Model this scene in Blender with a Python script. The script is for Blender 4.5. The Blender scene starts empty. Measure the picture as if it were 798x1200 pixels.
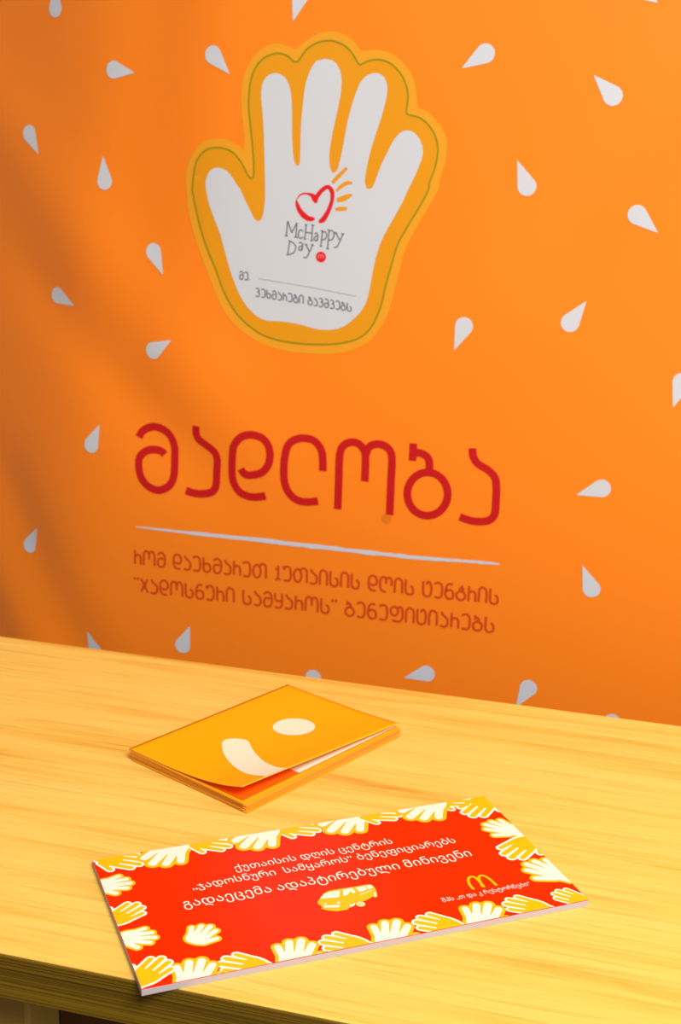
import bpy, bmesh, math, random
from mathutils import Vector, Matrix

scene = bpy.context.scene
COL = scene.collection
random.seed(11)

# ------------------------------------------------------------------ camera, light, exposure
cam_data = bpy.data.cameras.new('camera')
cam = bpy.data.objects.new('camera', cam_data)
COL.objects.link(cam)
cam.matrix_world = Matrix([[0.960615, -0.093801, 0.261571, 0.0], [0.277002, 0.248397, -0.928207, -1.27566], [0.022093, 0.964106, 0.264598, 1.2898], [0, 0, 0, 1]])
cam_data.sensor_fit = 'VERTICAL'
cam_data.sensor_height = 36.0
cam_data.sensor_width = 24.0
cam_data.lens = 46.973
cam_data.clip_start = 0.02
cam_data.dof.use_dof = True
cam_data.dof.focus_distance = 1.06
cam_data.dof.aperture_fstop = 11.0
scene.camera = cam

scene.view_settings.view_transform = 'Standard'
scene.view_settings.look = 'None'
scene.view_settings.gamma = 1.0
scene.view_settings.use_curve_mapping = False
scene.view_settings.exposure = 0.0

world = bpy.data.worlds.new('room_light')
scene.world = world
world.use_nodes = True
bg = world.node_tree.nodes['Background']
bg.inputs[0].default_value = (1.0, 0.93, 0.84, 1)
bg.inputs[1].default_value = 0.22


def area(name, loc, target, size, size_y, power, color):
    d = bpy.data.lights.new(name, 'AREA')
    d.shape = 'RECTANGLE'
    d.size, d.size_y, d.energy, d.color = size, size_y, power, color
    o = bpy.data.objects.new(name, d)
    COL.objects.link(o)
    o.location = loc
    o.rotation_euler = (Vector(target) - Vector(loc)).to_track_quat('-Z', 'Y').to_euler()
    return o


area('ceiling_lamp', (1.15, -1.9, 3.1), (-0.1, 0.0, 0.8), 1.4, 1.0, 113, (1.0, 0.965, 0.91))
area('side_fill_light', (1.8, -1.2, 1.15), (0.0, 0.3, 0.85), 1.0, 1.0, 18, (0.93, 0.97, 1.0))  # added low cool fill from the right for the banner, not a window

# ------------------------------------------------------------------ helpers
DATA = {
    'palm': [[-0.62641,1.23842],[-0.62634,1.24324],[-0.62524,1.24764],[-0.62292,1.25266],[-0.61944,1.25695],[-0.61461,1.25942],[-0.6091,1.26026],[-0.60334,1.25921],[-0.59775,1.25652],[-0.59295,1.25197],[-0.58873,1.24665],[-0.58486,1.24103],[-0.58198,1.23671],[-0.58136,1.2371],[-0.58087,1.23723],[-0.57841,1.23201],[-0.57525,1.22522],[-0.57195,1.21922],[-0.56852,1.21322],[-0.56505,1.20664],[-0.56179,1.20119],[-0.55911,1.1988],[-0.55666,1.19831],[-0.55408,1.19898],[-0.55181,1.20155],[-0.55031,1.20715],[-0.54926,1.21387],[-0.54848,1.22002],[-0.54803,1.22608],[-0.54794,1.23077],[-0.54812,1.23772],[-0.54847,1.25102],[-0.54902,1.26781],[-0.54975,1.28808],[-0.55063,1.30748],[-0.55173,1.32099],[-0.55277,1.33103],[-0.55355,1.3375],[-0.55394,1.34274],[-0.55386,1.34968],[-0.55296,1.35637],[-0.55091,1.36181],[-0.54765,1.36611],[-0.54263,1.36919],[-0.53695,1.37063],[-0.53132,1.36975],[-0.52622,1.36724],[-0.52251,1.36344],[-0.51972,1.35862],[-0.51772,1.35327],[-0.51637,1.34706],[-0.51555,1.34004],[-0.5151,1.33155],[-0.51491,1.31986],[-0.51479,1.30812],[-0.51454,1.29978],[-0.51415,1.29241],[-0.5135,1.2841],[-0.51265,1.27664],[-0.51158,1.2714],[-0.51037,1.26777],[-0.50909,1.26563],[-0.50774,1.26485],[-0.50625,1.26508],[-0.50497,1.26691],[-0.50434,1.27052],[-0.50404,1.27684],[-0.50403,1.28782],[-0.50397,1.30048],[-0.5034,1.31248],[-0.50262,1.32395],[-0.50176,1.33416],[-0.50079,1.34337],[-0.49984,1.35141],[-0.49849,1.35882],[-0.49625,1.36636],[-0.49345,1.37324],[-0.49015,1.37907],[-0.4867,1.38339],[-0.48354,1.38513],[-0.48045,1.3857],[-0.47746,1.38635],[-0.4742,1.38649],[-0.47002,1.38606],[-0.46583,1.38483],[-0.46237,1.38243],[-0.45946,1.37917],[-0.45716,1.37527],[-0.45552,1.37065],[-0.45465,1.36525],[-0.45442,1.35924],[-0.45469,1.35303],[-0.45557,1.34583],[-0.45728,1.33645],[-0.45932,1.32654],[-0.46129,1.31757],[-0.46314,1.30905],[-0.46469,1.30111],[-0.46598,1.2934],[-0.4671,1.2853],[-0.46776,1.27768],[-0.4676,1.27123],[-0.46688,1.26589],[-0.46565,1.26178],[-0.46419,1.25904],[-0.46285,1.25797],[-0.4614,1.25813],[-0.45964,1.25904],[-0.45786,1.26118],[-0.45633,1.26498],[-0.45489,1.27012],[-0.45345,1.2766],[-0.45204,1.28392],[-0.45064,1.29164],[-0.44925,1.29958],[-0.44793,1.30738],[-0.44648,1.31515],[-0.44471,1.32291],[-0.44268,1.33064],[-0.44041,1.33841],[-0.43787,1.34604],[-0.43509,1.35371],[-0.43204,1.3604],[-0.42874,1.3649],[-0.42503,1.36805],[-0.42053,1.37035],[-0.41588,1.37152],[-0.41151,1.37131],[-0.40764,1.37007],[-0.40467,1.36812],[-0.40238,1.3654],[-0.40062,1.36193],[-0.39948,1.35787],[-0.399,1.35338],[-0.39917,1.3484],[-0.40001,1.34316],[-0.40147,1.33696],[-0.40356,1.3287],[-0.40607,1.31968],[-0.4089,1.31086],[-0.41175,1.30225],[-0.41424,1.29434],[-0.41648,1.28665],[-0.41849,1.2787],[-0.4202,1.27098],[-0.42157,1.26372],[-0.42254,1.2572],[-0.42313,1.25177],[-0.4231,1.24734],[-0.422,1.24386],[-0.42041,1.2415],[-0.4188,1.2405],[-0.41703,1.24062],[-0.41511,1.24147],[-0.41313,1.24369],[-0.4113,1.24786],[-0.40924,1.25363],[-0.40654,1.2613],[-0.40347,1.26944],[-0.40006,1.27658],[-0.39665,1.28321],[-0.39381,1.28933],[-0.39083,1.29495],[-0.38709,1.30035],[-0.38294,1.30473],[-0.37841,1.3073],[-0.37384,1.30835],[-0.36954,1.30782],[-0.36558,1.30601],[-0.36216,1.30317],[-0.35921,1.29943],[-0.35662,1.29487],[-0.35477,1.28993],[-0.35407,1.28526],[-0.35439,1.28031],[-0.35583,1.27473],[-0.35803,1.26863],[-0.36065,1.2619],[-0.36366,1.25489],[-0.36701,1.24794],[-0.37037,1.24102],[-0.37304,1.23456],[-0.3761,1.22756],[-0.38085,1.21856],[-0.38589,1.20944],[-0.39002,1.20209],[-0.3938,1.19522],[-0.39744,1.18808],[-0.40071,1.18093],[-0.40333,1.17392],[-0.40556,1.16664],[-0.40757,1.15859],[-0.40931,1.15027],[-0.41073,1.14207],[-0.41202,1.13385],[-0.41331,1.12534],[-0.41475,1.11732],[-0.41644,1.11074],[-0.41869,1.10476],[-0.42182,1.09877],[-0.42591,1.09298],[-0.43163,1.08711],[-0.43753,1.08193],[-0.44186,1.07842],[-0.44608,1.0758],[-0.45121,1.0735],[-0.45691,1.07182],[-0.46347,1.07096],[-0.47005,1.07064],[-0.4753,1.07055],[-0.48107,1.07105],[-0.48943,1.07276],[-0.49837,1.0747],[-0.50627,1.07602],[-0.51395,1.07698],[-0.5219,1.07755],[-0.52958,1.07779],[-0.53657,1.07748],[-0.54302,1.07746],[-0.54878,1.07855],[-0.55428,1.08066],[-0.55994,1.08397],[-0.56561,1.08853],[-0.57144,1.09451],[-0.57699,1.10169],[-0.58178,1.10996],[-0.58614,1.11917],[-0.59029,1.12916],[-0.59416,1.1398],[-0.59774,1.15128],[-0.60103,1.16248],[-0.6039,1.17211],[-0.60676,1.18095],[-0.61013,1.18923],[-0.61366,1.19723],[-0.61733,1.2056],[-0.62059,1.21347],[-0.62262,1.21979],[-0.62408,1.22567],[-0.62553,1.23223]],
    'emblem_outer': [[-0.65432,1.24883],[-0.65327,1.25565],[-0.65143,1.26162],[-0.64899,1.26736],[-0.64588,1.27331],[-0.64217,1.27903],[-0.63822,1.28384],[-0.63418,1.28743],[-0.62991,1.29013],[-0.62528,1.29216],[-0.62012,1.29356],[-0.61461,1.29429],[-0.60915,1.29447],[-0.60368,1.29406],[-0.59824,1.29309],[-0.59333,1.29178],[-0.58908,1.29004],[-0.58534,1.28796],[-0.58215,1.28602],[-0.5795,1.2837],[-0.57739,1.28152],[-0.57593,1.28157],[-0.57525,1.28504],[-0.57523,1.29073],[-0.57555,1.29712],[-0.57627,1.30391],[-0.57733,1.31139],[-0.5783,1.31886],[-0.57913,1.32615],[-0.57986,1.33343],[-0.58016,1.34048],[-0.57987,1.34731],[-0.57914,1.3539],[-0.57804,1.36005],[-0.57665,1.36557],[-0.57489,1.37066],[-0.57264,1.37562],[-0.56984,1.38072],[-0.56657,1.3857],[-0.56294,1.39013],[-0.55897,1.39392],[-0.55464,1.39716],[-0.55008,1.39975],[-0.54525,1.40172],[-0.5402,1.40305],[-0.53515,1.4036],[-0.52996,1.40304],[-0.52477,1.4017],[-0.52025,1.40039],[-0.5168,1.39902],[-0.51401,1.39767],[-0.51133,1.39736],[-0.50893,1.39865],[-0.50663,1.40097],[-0.50342,1.40365],[-0.49864,1.40677],[-0.49296,1.41024],[-0.48723,1.41311],[-0.48174,1.41514],[-0.47621,1.41658],[-0.47067,1.41725],[-0.46498,1.41701],[-0.45929,1.416],[-0.45406,1.41444],[-0.44948,1.41229],[-0.44536,1.40958],[-0.4415,1.40658],[-0.43819,1.40286],[-0.43515,1.39886],[-0.43136,1.3961],[-0.42624,1.39567],[-0.42039,1.3965],[-0.41459,1.3969],[-0.40903,1.39642],[-0.40351,1.39551],[-0.3982,1.39397],[-0.39309,1.39158],[-0.38818,1.38855],[-0.38371,1.38525],[-0.37977,1.38182],[-0.37626,1.37811],[-0.37319,1.37409],[-0.37058,1.36974],[-0.3684,1.36506],[-0.36661,1.36007],[-0.36528,1.35436],[-0.36435,1.34831],[-0.36354,1.34314],[-0.3631,1.33935],[-0.3628,1.33644],[-0.36157,1.33408],[-0.35884,1.33263],[-0.35519,1.33174],[-0.35128,1.33006],[-0.34715,1.32694],[-0.34276,1.32302],[-0.3387,1.31888],[-0.33504,1.31472],[-0.3317,1.31035],[-0.32907,1.30575],[-0.32731,1.30092],[-0.32626,1.29585],[-0.32578,1.29055],[-0.32589,1.28502],[-0.32658,1.27925],[-0.32765,1.27325],[-0.32932,1.26655],[-0.33137,1.25961],[-0.33291,1.2538],[-0.33306,1.25041],[-0.3327,1.24816],[-0.33353,1.24453],[-0.33652,1.23813],[-0.3407,1.23031],[-0.34492,1.22268],[-0.3488,1.21585],[-0.35271,1.20922],[-0.35651,1.20257],[-0.36028,1.19574],[-0.36396,1.1889],[-0.36718,1.18227],[-0.36978,1.1761],[-0.37193,1.17015],[-0.37385,1.16396],[-0.37552,1.15733],[-0.37695,1.15046],[-0.37839,1.14357],[-0.37988,1.13682],[-0.38137,1.13004],[-0.38297,1.12302],[-0.38468,1.11544],[-0.3865,1.1076],[-0.38859,1.10018],[-0.3909,1.09349],[-0.39346,1.08722],[-0.39652,1.08114],[-0.40023,1.07501],[-0.40442,1.06906],[-0.4089,1.06377],[-0.41349,1.05938],[-0.41836,1.05567],[-0.42373,1.05238],[-0.42986,1.04943],[-0.4365,1.04691],[-0.44317,1.04485],[-0.44979,1.04334],[-0.45643,1.0423],[-0.46286,1.0415],[-0.46866,1.04093],[-0.47424,1.04062],[-0.48051,1.04038],[-0.48802,1.04007],[-0.49623,1.03983],[-0.50452,1.03994],[-0.51277,1.0405],[-0.52108,1.04141],[-0.52917,1.0427],[-0.53692,1.04433],[-0.54443,1.04633],[-0.55171,1.04884],[-0.55875,1.05191],[-0.56554,1.05549],[-0.5721,1.05943],[-0.57846,1.06363],[-0.58459,1.06819],[-0.59035,1.07337],[-0.59567,1.07916],[-0.60062,1.08556],[-0.60534,1.09279],[-0.60982,1.1012],[-0.61406,1.11044],[-0.61817,1.11968],[-0.6222,1.12863],[-0.62612,1.13757],[-0.62991,1.1465],[-0.63363,1.15542],[-0.63723,1.16434],[-0.64058,1.17325],[-0.64372,1.18231],[-0.64661,1.19137],[-0.64897,1.19998],[-0.65061,1.2077],[-0.65172,1.21496],[-0.65261,1.22262],[-0.65358,1.23138],[-0.65434,1.24053]],
    'emblem_inner': [[-0.64464,1.23271],[-0.6444,1.23755],[-0.64379,1.24336],[-0.64296,1.24916],[-0.64209,1.25482],[-0.641,1.26048],[-0.63939,1.26557],[-0.63706,1.26994],[-0.63421,1.27374],[-0.63111,1.27692],[-0.62782,1.27939],[-0.62427,1.28124],[-0.62062,1.2826],[-0.6169,1.28347],[-0.61307,1.28384],[-0.60913,1.28385],[-0.60496,1.28352],[-0.60068,1.28282],[-0.59667,1.28171],[-0.59309,1.28024],[-0.58977,1.27836],[-0.58657,1.27592],[-0.58343,1.27273],[-0.5804,1.26897],[-0.57763,1.2651],[-0.57515,1.26093],[-0.57291,1.25665],[-0.57093,1.2532],[-0.56924,1.25095],[-0.5678,1.24954],[-0.56648,1.24889],[-0.5652,1.24887],[-0.56404,1.2496],[-0.56318,1.2514],[-0.56269,1.25427],[-0.5625,1.25821],[-0.56259,1.26347],[-0.56301,1.27058],[-0.5637,1.279],[-0.56449,1.2874],[-0.56537,1.29548],[-0.56634,1.30353],[-0.56726,1.31114],[-0.56816,1.31814],[-0.56901,1.32469],[-0.56956,1.3308],[-0.5697,1.33632],[-0.56955,1.3414],[-0.56921,1.34647],[-0.56876,1.35175],[-0.56812,1.35703],[-0.56711,1.36208],[-0.56573,1.36687],[-0.56399,1.37144],[-0.56176,1.37568],[-0.55894,1.37964],[-0.55565,1.38327],[-0.55212,1.38632],[-0.54828,1.38869],[-0.5442,1.39047],[-0.54037,1.39174],[-0.53701,1.39248],[-0.53389,1.39271],[-0.53077,1.39254],[-0.52746,1.39195],[-0.52414,1.39096],[-0.52118,1.38971],[-0.51874,1.38803],[-0.51666,1.3861],[-0.51475,1.38458],[-0.51299,1.38359],[-0.51141,1.383],[-0.50986,1.38307],[-0.50841,1.38392],[-0.50699,1.38542],[-0.50528,1.38749],[-0.5032,1.39039],[-0.50084,1.39387],[-0.49806,1.39702],[-0.49457,1.39961],[-0.49067,1.40188],[-0.48706,1.40368],[-0.48414,1.40487],[-0.48151,1.4056],[-0.47876,1.40615],[-0.47572,1.40663],[-0.47257,1.40692],[-0.46941,1.40691],[-0.46633,1.4066],[-0.46325,1.406],[-0.46004,1.40505],[-0.45656,1.40372],[-0.45296,1.40205],[-0.44958,1.39999],[-0.44654,1.39748],[-0.44372,1.39459],[-0.44112,1.39155],[-0.43874,1.38806],[-0.43658,1.38442],[-0.43468,1.38178],[-0.4332,1.38073],[-0.43198,1.38068],[-0.43054,1.38105],[-0.42881,1.38181],[-0.42686,1.383],[-0.42445,1.3841],[-0.42137,1.38506],[-0.41782,1.38593],[-0.41427,1.38641],[-0.41087,1.38638],[-0.40745,1.38595],[-0.40402,1.38514],[-0.40059,1.38406],[-0.39715,1.3826],[-0.39369,1.38051],[-0.39006,1.37758],[-0.3864,1.37403],[-0.38319,1.37026],[-0.38057,1.36632],[-0.37839,1.36215],[-0.37666,1.35809],[-0.37543,1.35426],[-0.37466,1.35053],[-0.37422,1.34679],[-0.37419,1.34283],[-0.3745,1.33886],[-0.37483,1.33542],[-0.37522,1.33272],[-0.37563,1.33054],[-0.3756,1.32875],[-0.37514,1.3274],[-0.37424,1.32643],[-0.37243,1.32556],[-0.36923,1.32489],[-0.36514,1.32431],[-0.36115,1.32327],[-0.35755,1.32156],[-0.35405,1.31938],[-0.35075,1.31678],[-0.34764,1.31369],[-0.34474,1.31018],[-0.34223,1.30645],[-0.34014,1.30254],[-0.33846,1.2984],[-0.33726,1.29414],[-0.33662,1.28982],[-0.33647,1.28539],[-0.33669,1.28072],[-0.33728,1.27572],[-0.33824,1.27049],[-0.3395,1.26523],[-0.3413,1.25972],[-0.34341,1.25419],[-0.34498,1.24957],[-0.34533,1.24682],[-0.34514,1.24499],[-0.34571,1.24222],[-0.34761,1.23765],[-0.35029,1.23211],[-0.3533,1.22633],[-0.35666,1.22044],[-0.36037,1.21429],[-0.36398,1.20823],[-0.36742,1.20228],[-0.37075,1.19642],[-0.37376,1.19099],[-0.37634,1.18639],[-0.3786,1.18223],[-0.38062,1.17773],[-0.38235,1.17261],[-0.38384,1.16715],[-0.38532,1.16145],[-0.38688,1.15548],[-0.38843,1.14927],[-0.38999,1.14304],[-0.39159,1.13686],[-0.3932,1.13067],[-0.39469,1.12448],[-0.39587,1.11828],[-0.39694,1.11207],[-0.39837,1.10583],[-0.40038,1.09935],[-0.40276,1.09283],[-0.40528,1.08687],[-0.40775,1.08169],[-0.41037,1.07708],[-0.41348,1.07289],[-0.41721,1.06907],[-0.42144,1.06569],[-0.42618,1.06273],[-0.43151,1.06023],[-0.43734,1.05817],[-0.44344,1.05644],[-0.44989,1.05503],[-0.45661,1.05396],[-0.4631,1.05313],[-0.46897,1.05257],[-0.47462,1.05227],[-0.48072,1.05205],[-0.48764,1.05183],[-0.49502,1.05169],[-0.50247,1.05179],[-0.50987,1.05213],[-0.51734,1.0527],[-0.52482,1.05364],[-0.53247,1.05492],[-0.54014,1.05656],[-0.54732,1.05871],[-0.55377,1.06146],[-0.55972,1.06471],[-0.56543,1.06834],[-0.57107,1.07237],[-0.57647,1.07677],[-0.58137,1.08131],[-0.58556,1.08581],[-0.58926,1.09045],[-0.59283,1.09557],[-0.59645,1.10135],[-0.59995,1.1076],[-0.6032,1.11409],[-0.60595,1.12068],[-0.60844,1.12751],[-0.61131,1.13478],[-0.615,1.1427],[-0.61908,1.15106],[-0.62292,1.15942],[-0.62629,1.16763],[-0.62942,1.17583],[-0.63229,1.18404],[-0.63495,1.19255],[-0.63736,1.20106],[-0.63938,1.20865],[-0.64091,1.21504],[-0.64204,1.22052],[-0.64296,1.22503],[-0.64379,1.2279],[-0.6444,1.22982]],
    'cut_line': [[[-0.64464,1.23271,0.00179],[-0.6444,1.23755,0.00179],[-0.64379,1.24336,0.00179],[-0.64296,1.24916,0.00179],[-0.64209,1.25482,0.00179],[-0.641,1.26048,0.00178],[-0.63939,1.26557,0.00178],[-0.63706,1.26994,0.00178],[-0.63421,1.27374,0.00178],[-0.63111,1.27692,0.00177],[-0.62782,1.27939,0.00177],[-0.62427,1.28124,0.00177],[-0.62062,1.2826,0.00177],[-0.6169,1.28347,0.00177],[-0.61307,1.28384,0.00177],[-0.60913,1.28385,0.00176],[-0.60496,1.28352,0.00176],[-0.60068,1.28282,0.00176],[-0.59667,1.28171,0.00176],[-0.59309,1.28024,0.00176],[-0.58977,1.27836,0.00176],[-0.58657,1.27592,0.00176],[-0.58343,1.27273,0.00176],[-0.5804,1.26897,0.00176],[-0.57763,1.2651,0.00176],[-0.57515,1.26093,0.00176],[-0.57291,1.25665,0.00176],[-0.57093,1.2532,0.00176],[-0.56924,1.25095,0.00176],[-0.5678,1.24954,0.00176],[-0.56648,1.24889,0.00176],[-0.5652,1.24887,0.00176],[-0.56404,1.2496,0.00176],[-0.56318,1.2514,0.00176],[-0.56269,1.25427,0.00176],[-0.5625,1.25821,0.00176],[-0.56259,1.26347,0.00176],[-0.56301,1.27058,0.00175],[-0.5637,1.279,0.00175],[-0.56449,1.2874,0.00175],[-0.56537,1.29548,0.00175],[-0.56634,1.30353,0.00175],[-0.56726,1.31114,0.00174],[-0.56816,1.31814,0.00174],[-0.56901,1.32469,0.00174],[-0.56956,1.3308,0.00174],[-0.5697,1.33632,0.00174],[-0.56955,1.3414,0.00174],[-0.56921,1.34647,0.00173],[-0.56876,1.35175,0.00173],[-0.56812,1.35703,0.00173],[-0.56711,1.36208,0.00173],[-0.56573,1.36687,0.00173],[-0.56399,1.37144,0.00173],[-0.56176,1.37568,0.00172],[-0.55894,1.37964,0.00172],[-0.55565,1.38327,0.00172],[-0.55212,1.38632,0.00172],[-0.54828,1.38869,0.00172],[-0.5442,1.39047,0.00171],[-0.54037,1.39174,0.00171],[-0.53701,1.39248,0.00171],[-0.53389,1.39271,0.00171],[-0.53077,1.39254,0.00171],[-0.52746,1.39195,0.00171],[-0.52414,1.39096,0.00171],[-0.52118,1.38971,0.00171],[-0.51874,1.38803,0.00171],[-0.51666,1.3861,0.00171],[-0.51475,1.38458,0.00171],[-0.51299,1.38359,0.00171],[-0.51141,1.383,0.00171],[-0.50986,1.38307,0.00171],[-0.50841,1.38392,0.00171],[-0.50699,1.38542,0.0017],[-0.50528,1.38749,0.0017],[-0.5032,1.39039,0.0017],[-0.50084,1.39387,0.0017],[-0.49806,1.39702,0.0017],[-0.49457,1.39961,0.0017],[-0.49067,1.40188,0.0017],[-0.48706,1.40368,0.00169],[-0.48414,1.40487,0.00169],[-0.48151,1.4056,0.00169],[-0.47876,1.40615,0.00169],[-0.47572,1.40663,0.00169],[-0.47257,1.40692,0.00169],[-0.46941,1.40691,0.00169],[-0.46633,1.4066,0.00169],[-0.46325,1.406,0.00169],[-0.46004,1.40505,0.00169],[-0.45656,1.40372,0.00168],[-0.45296,1.40205,0.00168],[-0.44958,1.39999,0.00168],[-0.44654,1.39748,0.00168],[-0.44372,1.39459,0.00168],[-0.44112,1.39155,0.00168],[-0.43874,1.38806,0.00168],[-0.43658,1.38442,0.00168],[-0.43468,1.38178,0.00168],[-0.4332,1.38073,0.00168],[-0.43198,1.38068,0.00168],[-0.43054,1.38105,0.00168],[-0.42881,1.38181,0.00168],[-0.42686,1.383,0.00168],[-0.42445,1.3841,0.00168],[-0.42137,1.38506,0.00168],[-0.41782,1.38593,0.00168],[-0.41427,1.38641,0.00168],[-0.41087,1.38638,0.00168],[-0.40745,1.38595,0.00168],[-0.40402,1.38514,0.00168],[-0.40059,1.38406,0.00167],[-0.39715,1.3826,0.00167],[-0.39369,1.38051,0.00167],[-0.39006,1.37758,0.00167],[-0.3864,1.37403,0.00167],[-0.38319,1.37026,0.00167],[-0.38057,1.36632,0.00167],[-0.37839,1.36215,0.00167],[-0.37666,1.35809,0.00168],[-0.37543,1.35426,0.00168],[-0.37466,1.35053,0.00168],[-0.37422,1.34679,0.00168],[-0.37419,1.34283,0.00168],[-0.3745,1.33886,0.00168],[-0.37483,1.33542,0.00168],[-0.37522,1.33272,0.00168],[-0.37563,1.33054,0.00168],[-0.3756,1.32875,0.00168],[-0.37514,1.3274,0.00168],[-0.37424,1.32643,0.00168],[-0.37243,1.32556,0.00168],[-0.36923,1.32489,0.00168],[-0.36514,1.32431,0.00168],[-0.36115,1.32327,0.00168],[-0.35755,1.32156,0.00168],[-0.35405,1.31938,0.00168],[-0.35075,1.31678,0.00168],[-0.34764,1.31369,0.00168],[-0.34474,1.31018,0.00168],[-0.34223,1.30645,0.00168],[-0.34014,1.30254,0.00168],[-0.33846,1.2984,0.00168],[-0.33726,1.29414,0.00168],[-0.33662,1.28982,0.00168],[-0.33647,1.28539,0.00168],[-0.33669,1.28072,0.00169],[-0.33728,1.27572,0.00169],[-0.33824,1.27049,0.00169],[-0.3395,1.26523,0.00169],[-0.3413,1.25972,0.00169],[-0.34341,1.25419,0.0017],[-0.34498,1.24957,0.0017],[-0.34533,1.24682,0.0017],[-0.34514,1.24499,0.0017],[-0.34571,1.24222,0.0017],[-0.34761,1.23765,0.0017],[-0.35029,1.23211,0.0017],[-0.3533,1.22633,0.00171],[-0.35666,1.22044,0.00171],[-0.36037,1.21429,0.00171],[-0.36398,1.20823,0.00171],[-0.36742,1.20228,0.00172],[-0.37075,1.19642,0.00172],[-0.37376,1.19099,0.00172],[-0.37634,1.18639,0.00172],[-0.3786,1.18223,0.00173],[-0.38062,1.17773,0.00173],[-0.38235,1.17261,0.00173],[-0.38384,1.16715,0.00173],[-0.38532,1.16145,0.00173],[-0.38688,1.15548,0.00174],[-0.38843,1.14927,0.00174],[-0.38999,1.14304,0.00174],[-0.39159,1.13686,0.00174],[-0.3932,1.13067,0.00175],[-0.39469,1.12448,0.00175],[-0.39587,1.11828,0.00175],[-0.39694,1.11207,0.00175],[-0.39837,1.10583,0.00175],[-0.40038,1.09935,0.00176],[-0.40276,1.09283,0.00176],[-0.40528,1.08687,0.00176],[-0.40775,1.08169,0.00176],[-0.41037,1.07708,0.00177],[-0.41348,1.07289,0.00177],[-0.41721,1.06907,0.00177],[-0.42144,1.06569,0.00177],[-0.42618,1.06273,0.00177],[-0.43151,1.06023,0.00178],[-0.43734,1.05817,0.00178],[-0.44344,1.05644,0.00178],[-0.44989,1.05503,0.00178],[-0.45661,1.05396,0.00179],[-0.4631,1.05313,0.00179],[-0.46897,1.05257,0.00179],[-0.47462,1.05227,0.00179],[-0.48072,1.05205,0.00179],[-0.48764,1.05183,0.00179],[-0.49502,1.05169,0.0018],[-0.50247,1.05179,0.0018],[-0.50987,1.05213,0.0018],[-0.51734,1.0527,0.0018],[-0.52482,1.05364,0.0018],[-0.53247,1.05492,0.00181],[-0.54014,1.05656,0.00181],[-0.54732,1.05871,0.00181],[-0.55377,1.06146,0.00181],[-0.55972,1.06471,0.00181],[-0.56543,1.06834,0.00181],[-0.57107,1.07237,0.00181],[-0.57647,1.07677,0.00181],[-0.58137,1.08131,0.00181],[-0.58556,1.08581,0.00181],[-0.58926,1.09045,0.00181],[-0.59283,1.09557,0.00181],[-0.59645,1.10135,0.00181],[-0.59995,1.1076,0.00181],[-0.6032,1.11409,0.00181],[-0.60595,1.12068,0.00181],[-0.60844,1.12751,0.00181],[-0.61131,1.13478,0.00181],[-0.615,1.1427,0.00181],[-0.61908,1.15106,0.0018],[-0.62292,1.15942,0.0018],[-0.62629,1.16763,0.0018],[-0.62942,1.17583,0.0018],[-0.63229,1.18404,0.0018],[-0.63495,1.19255,0.0018],[-0.63736,1.20106,0.0018],[-0.63938,1.20865,0.0018],[-0.64091,1.21504,0.0018],[-0.64204,1.22052,0.00179],[-0.64296,1.22503,0.00179],[-0.64379,1.2279,0.00179],[-0.6444,1.22982,0.00179],[-0.64464,1.23271,0.00179]]],
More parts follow.
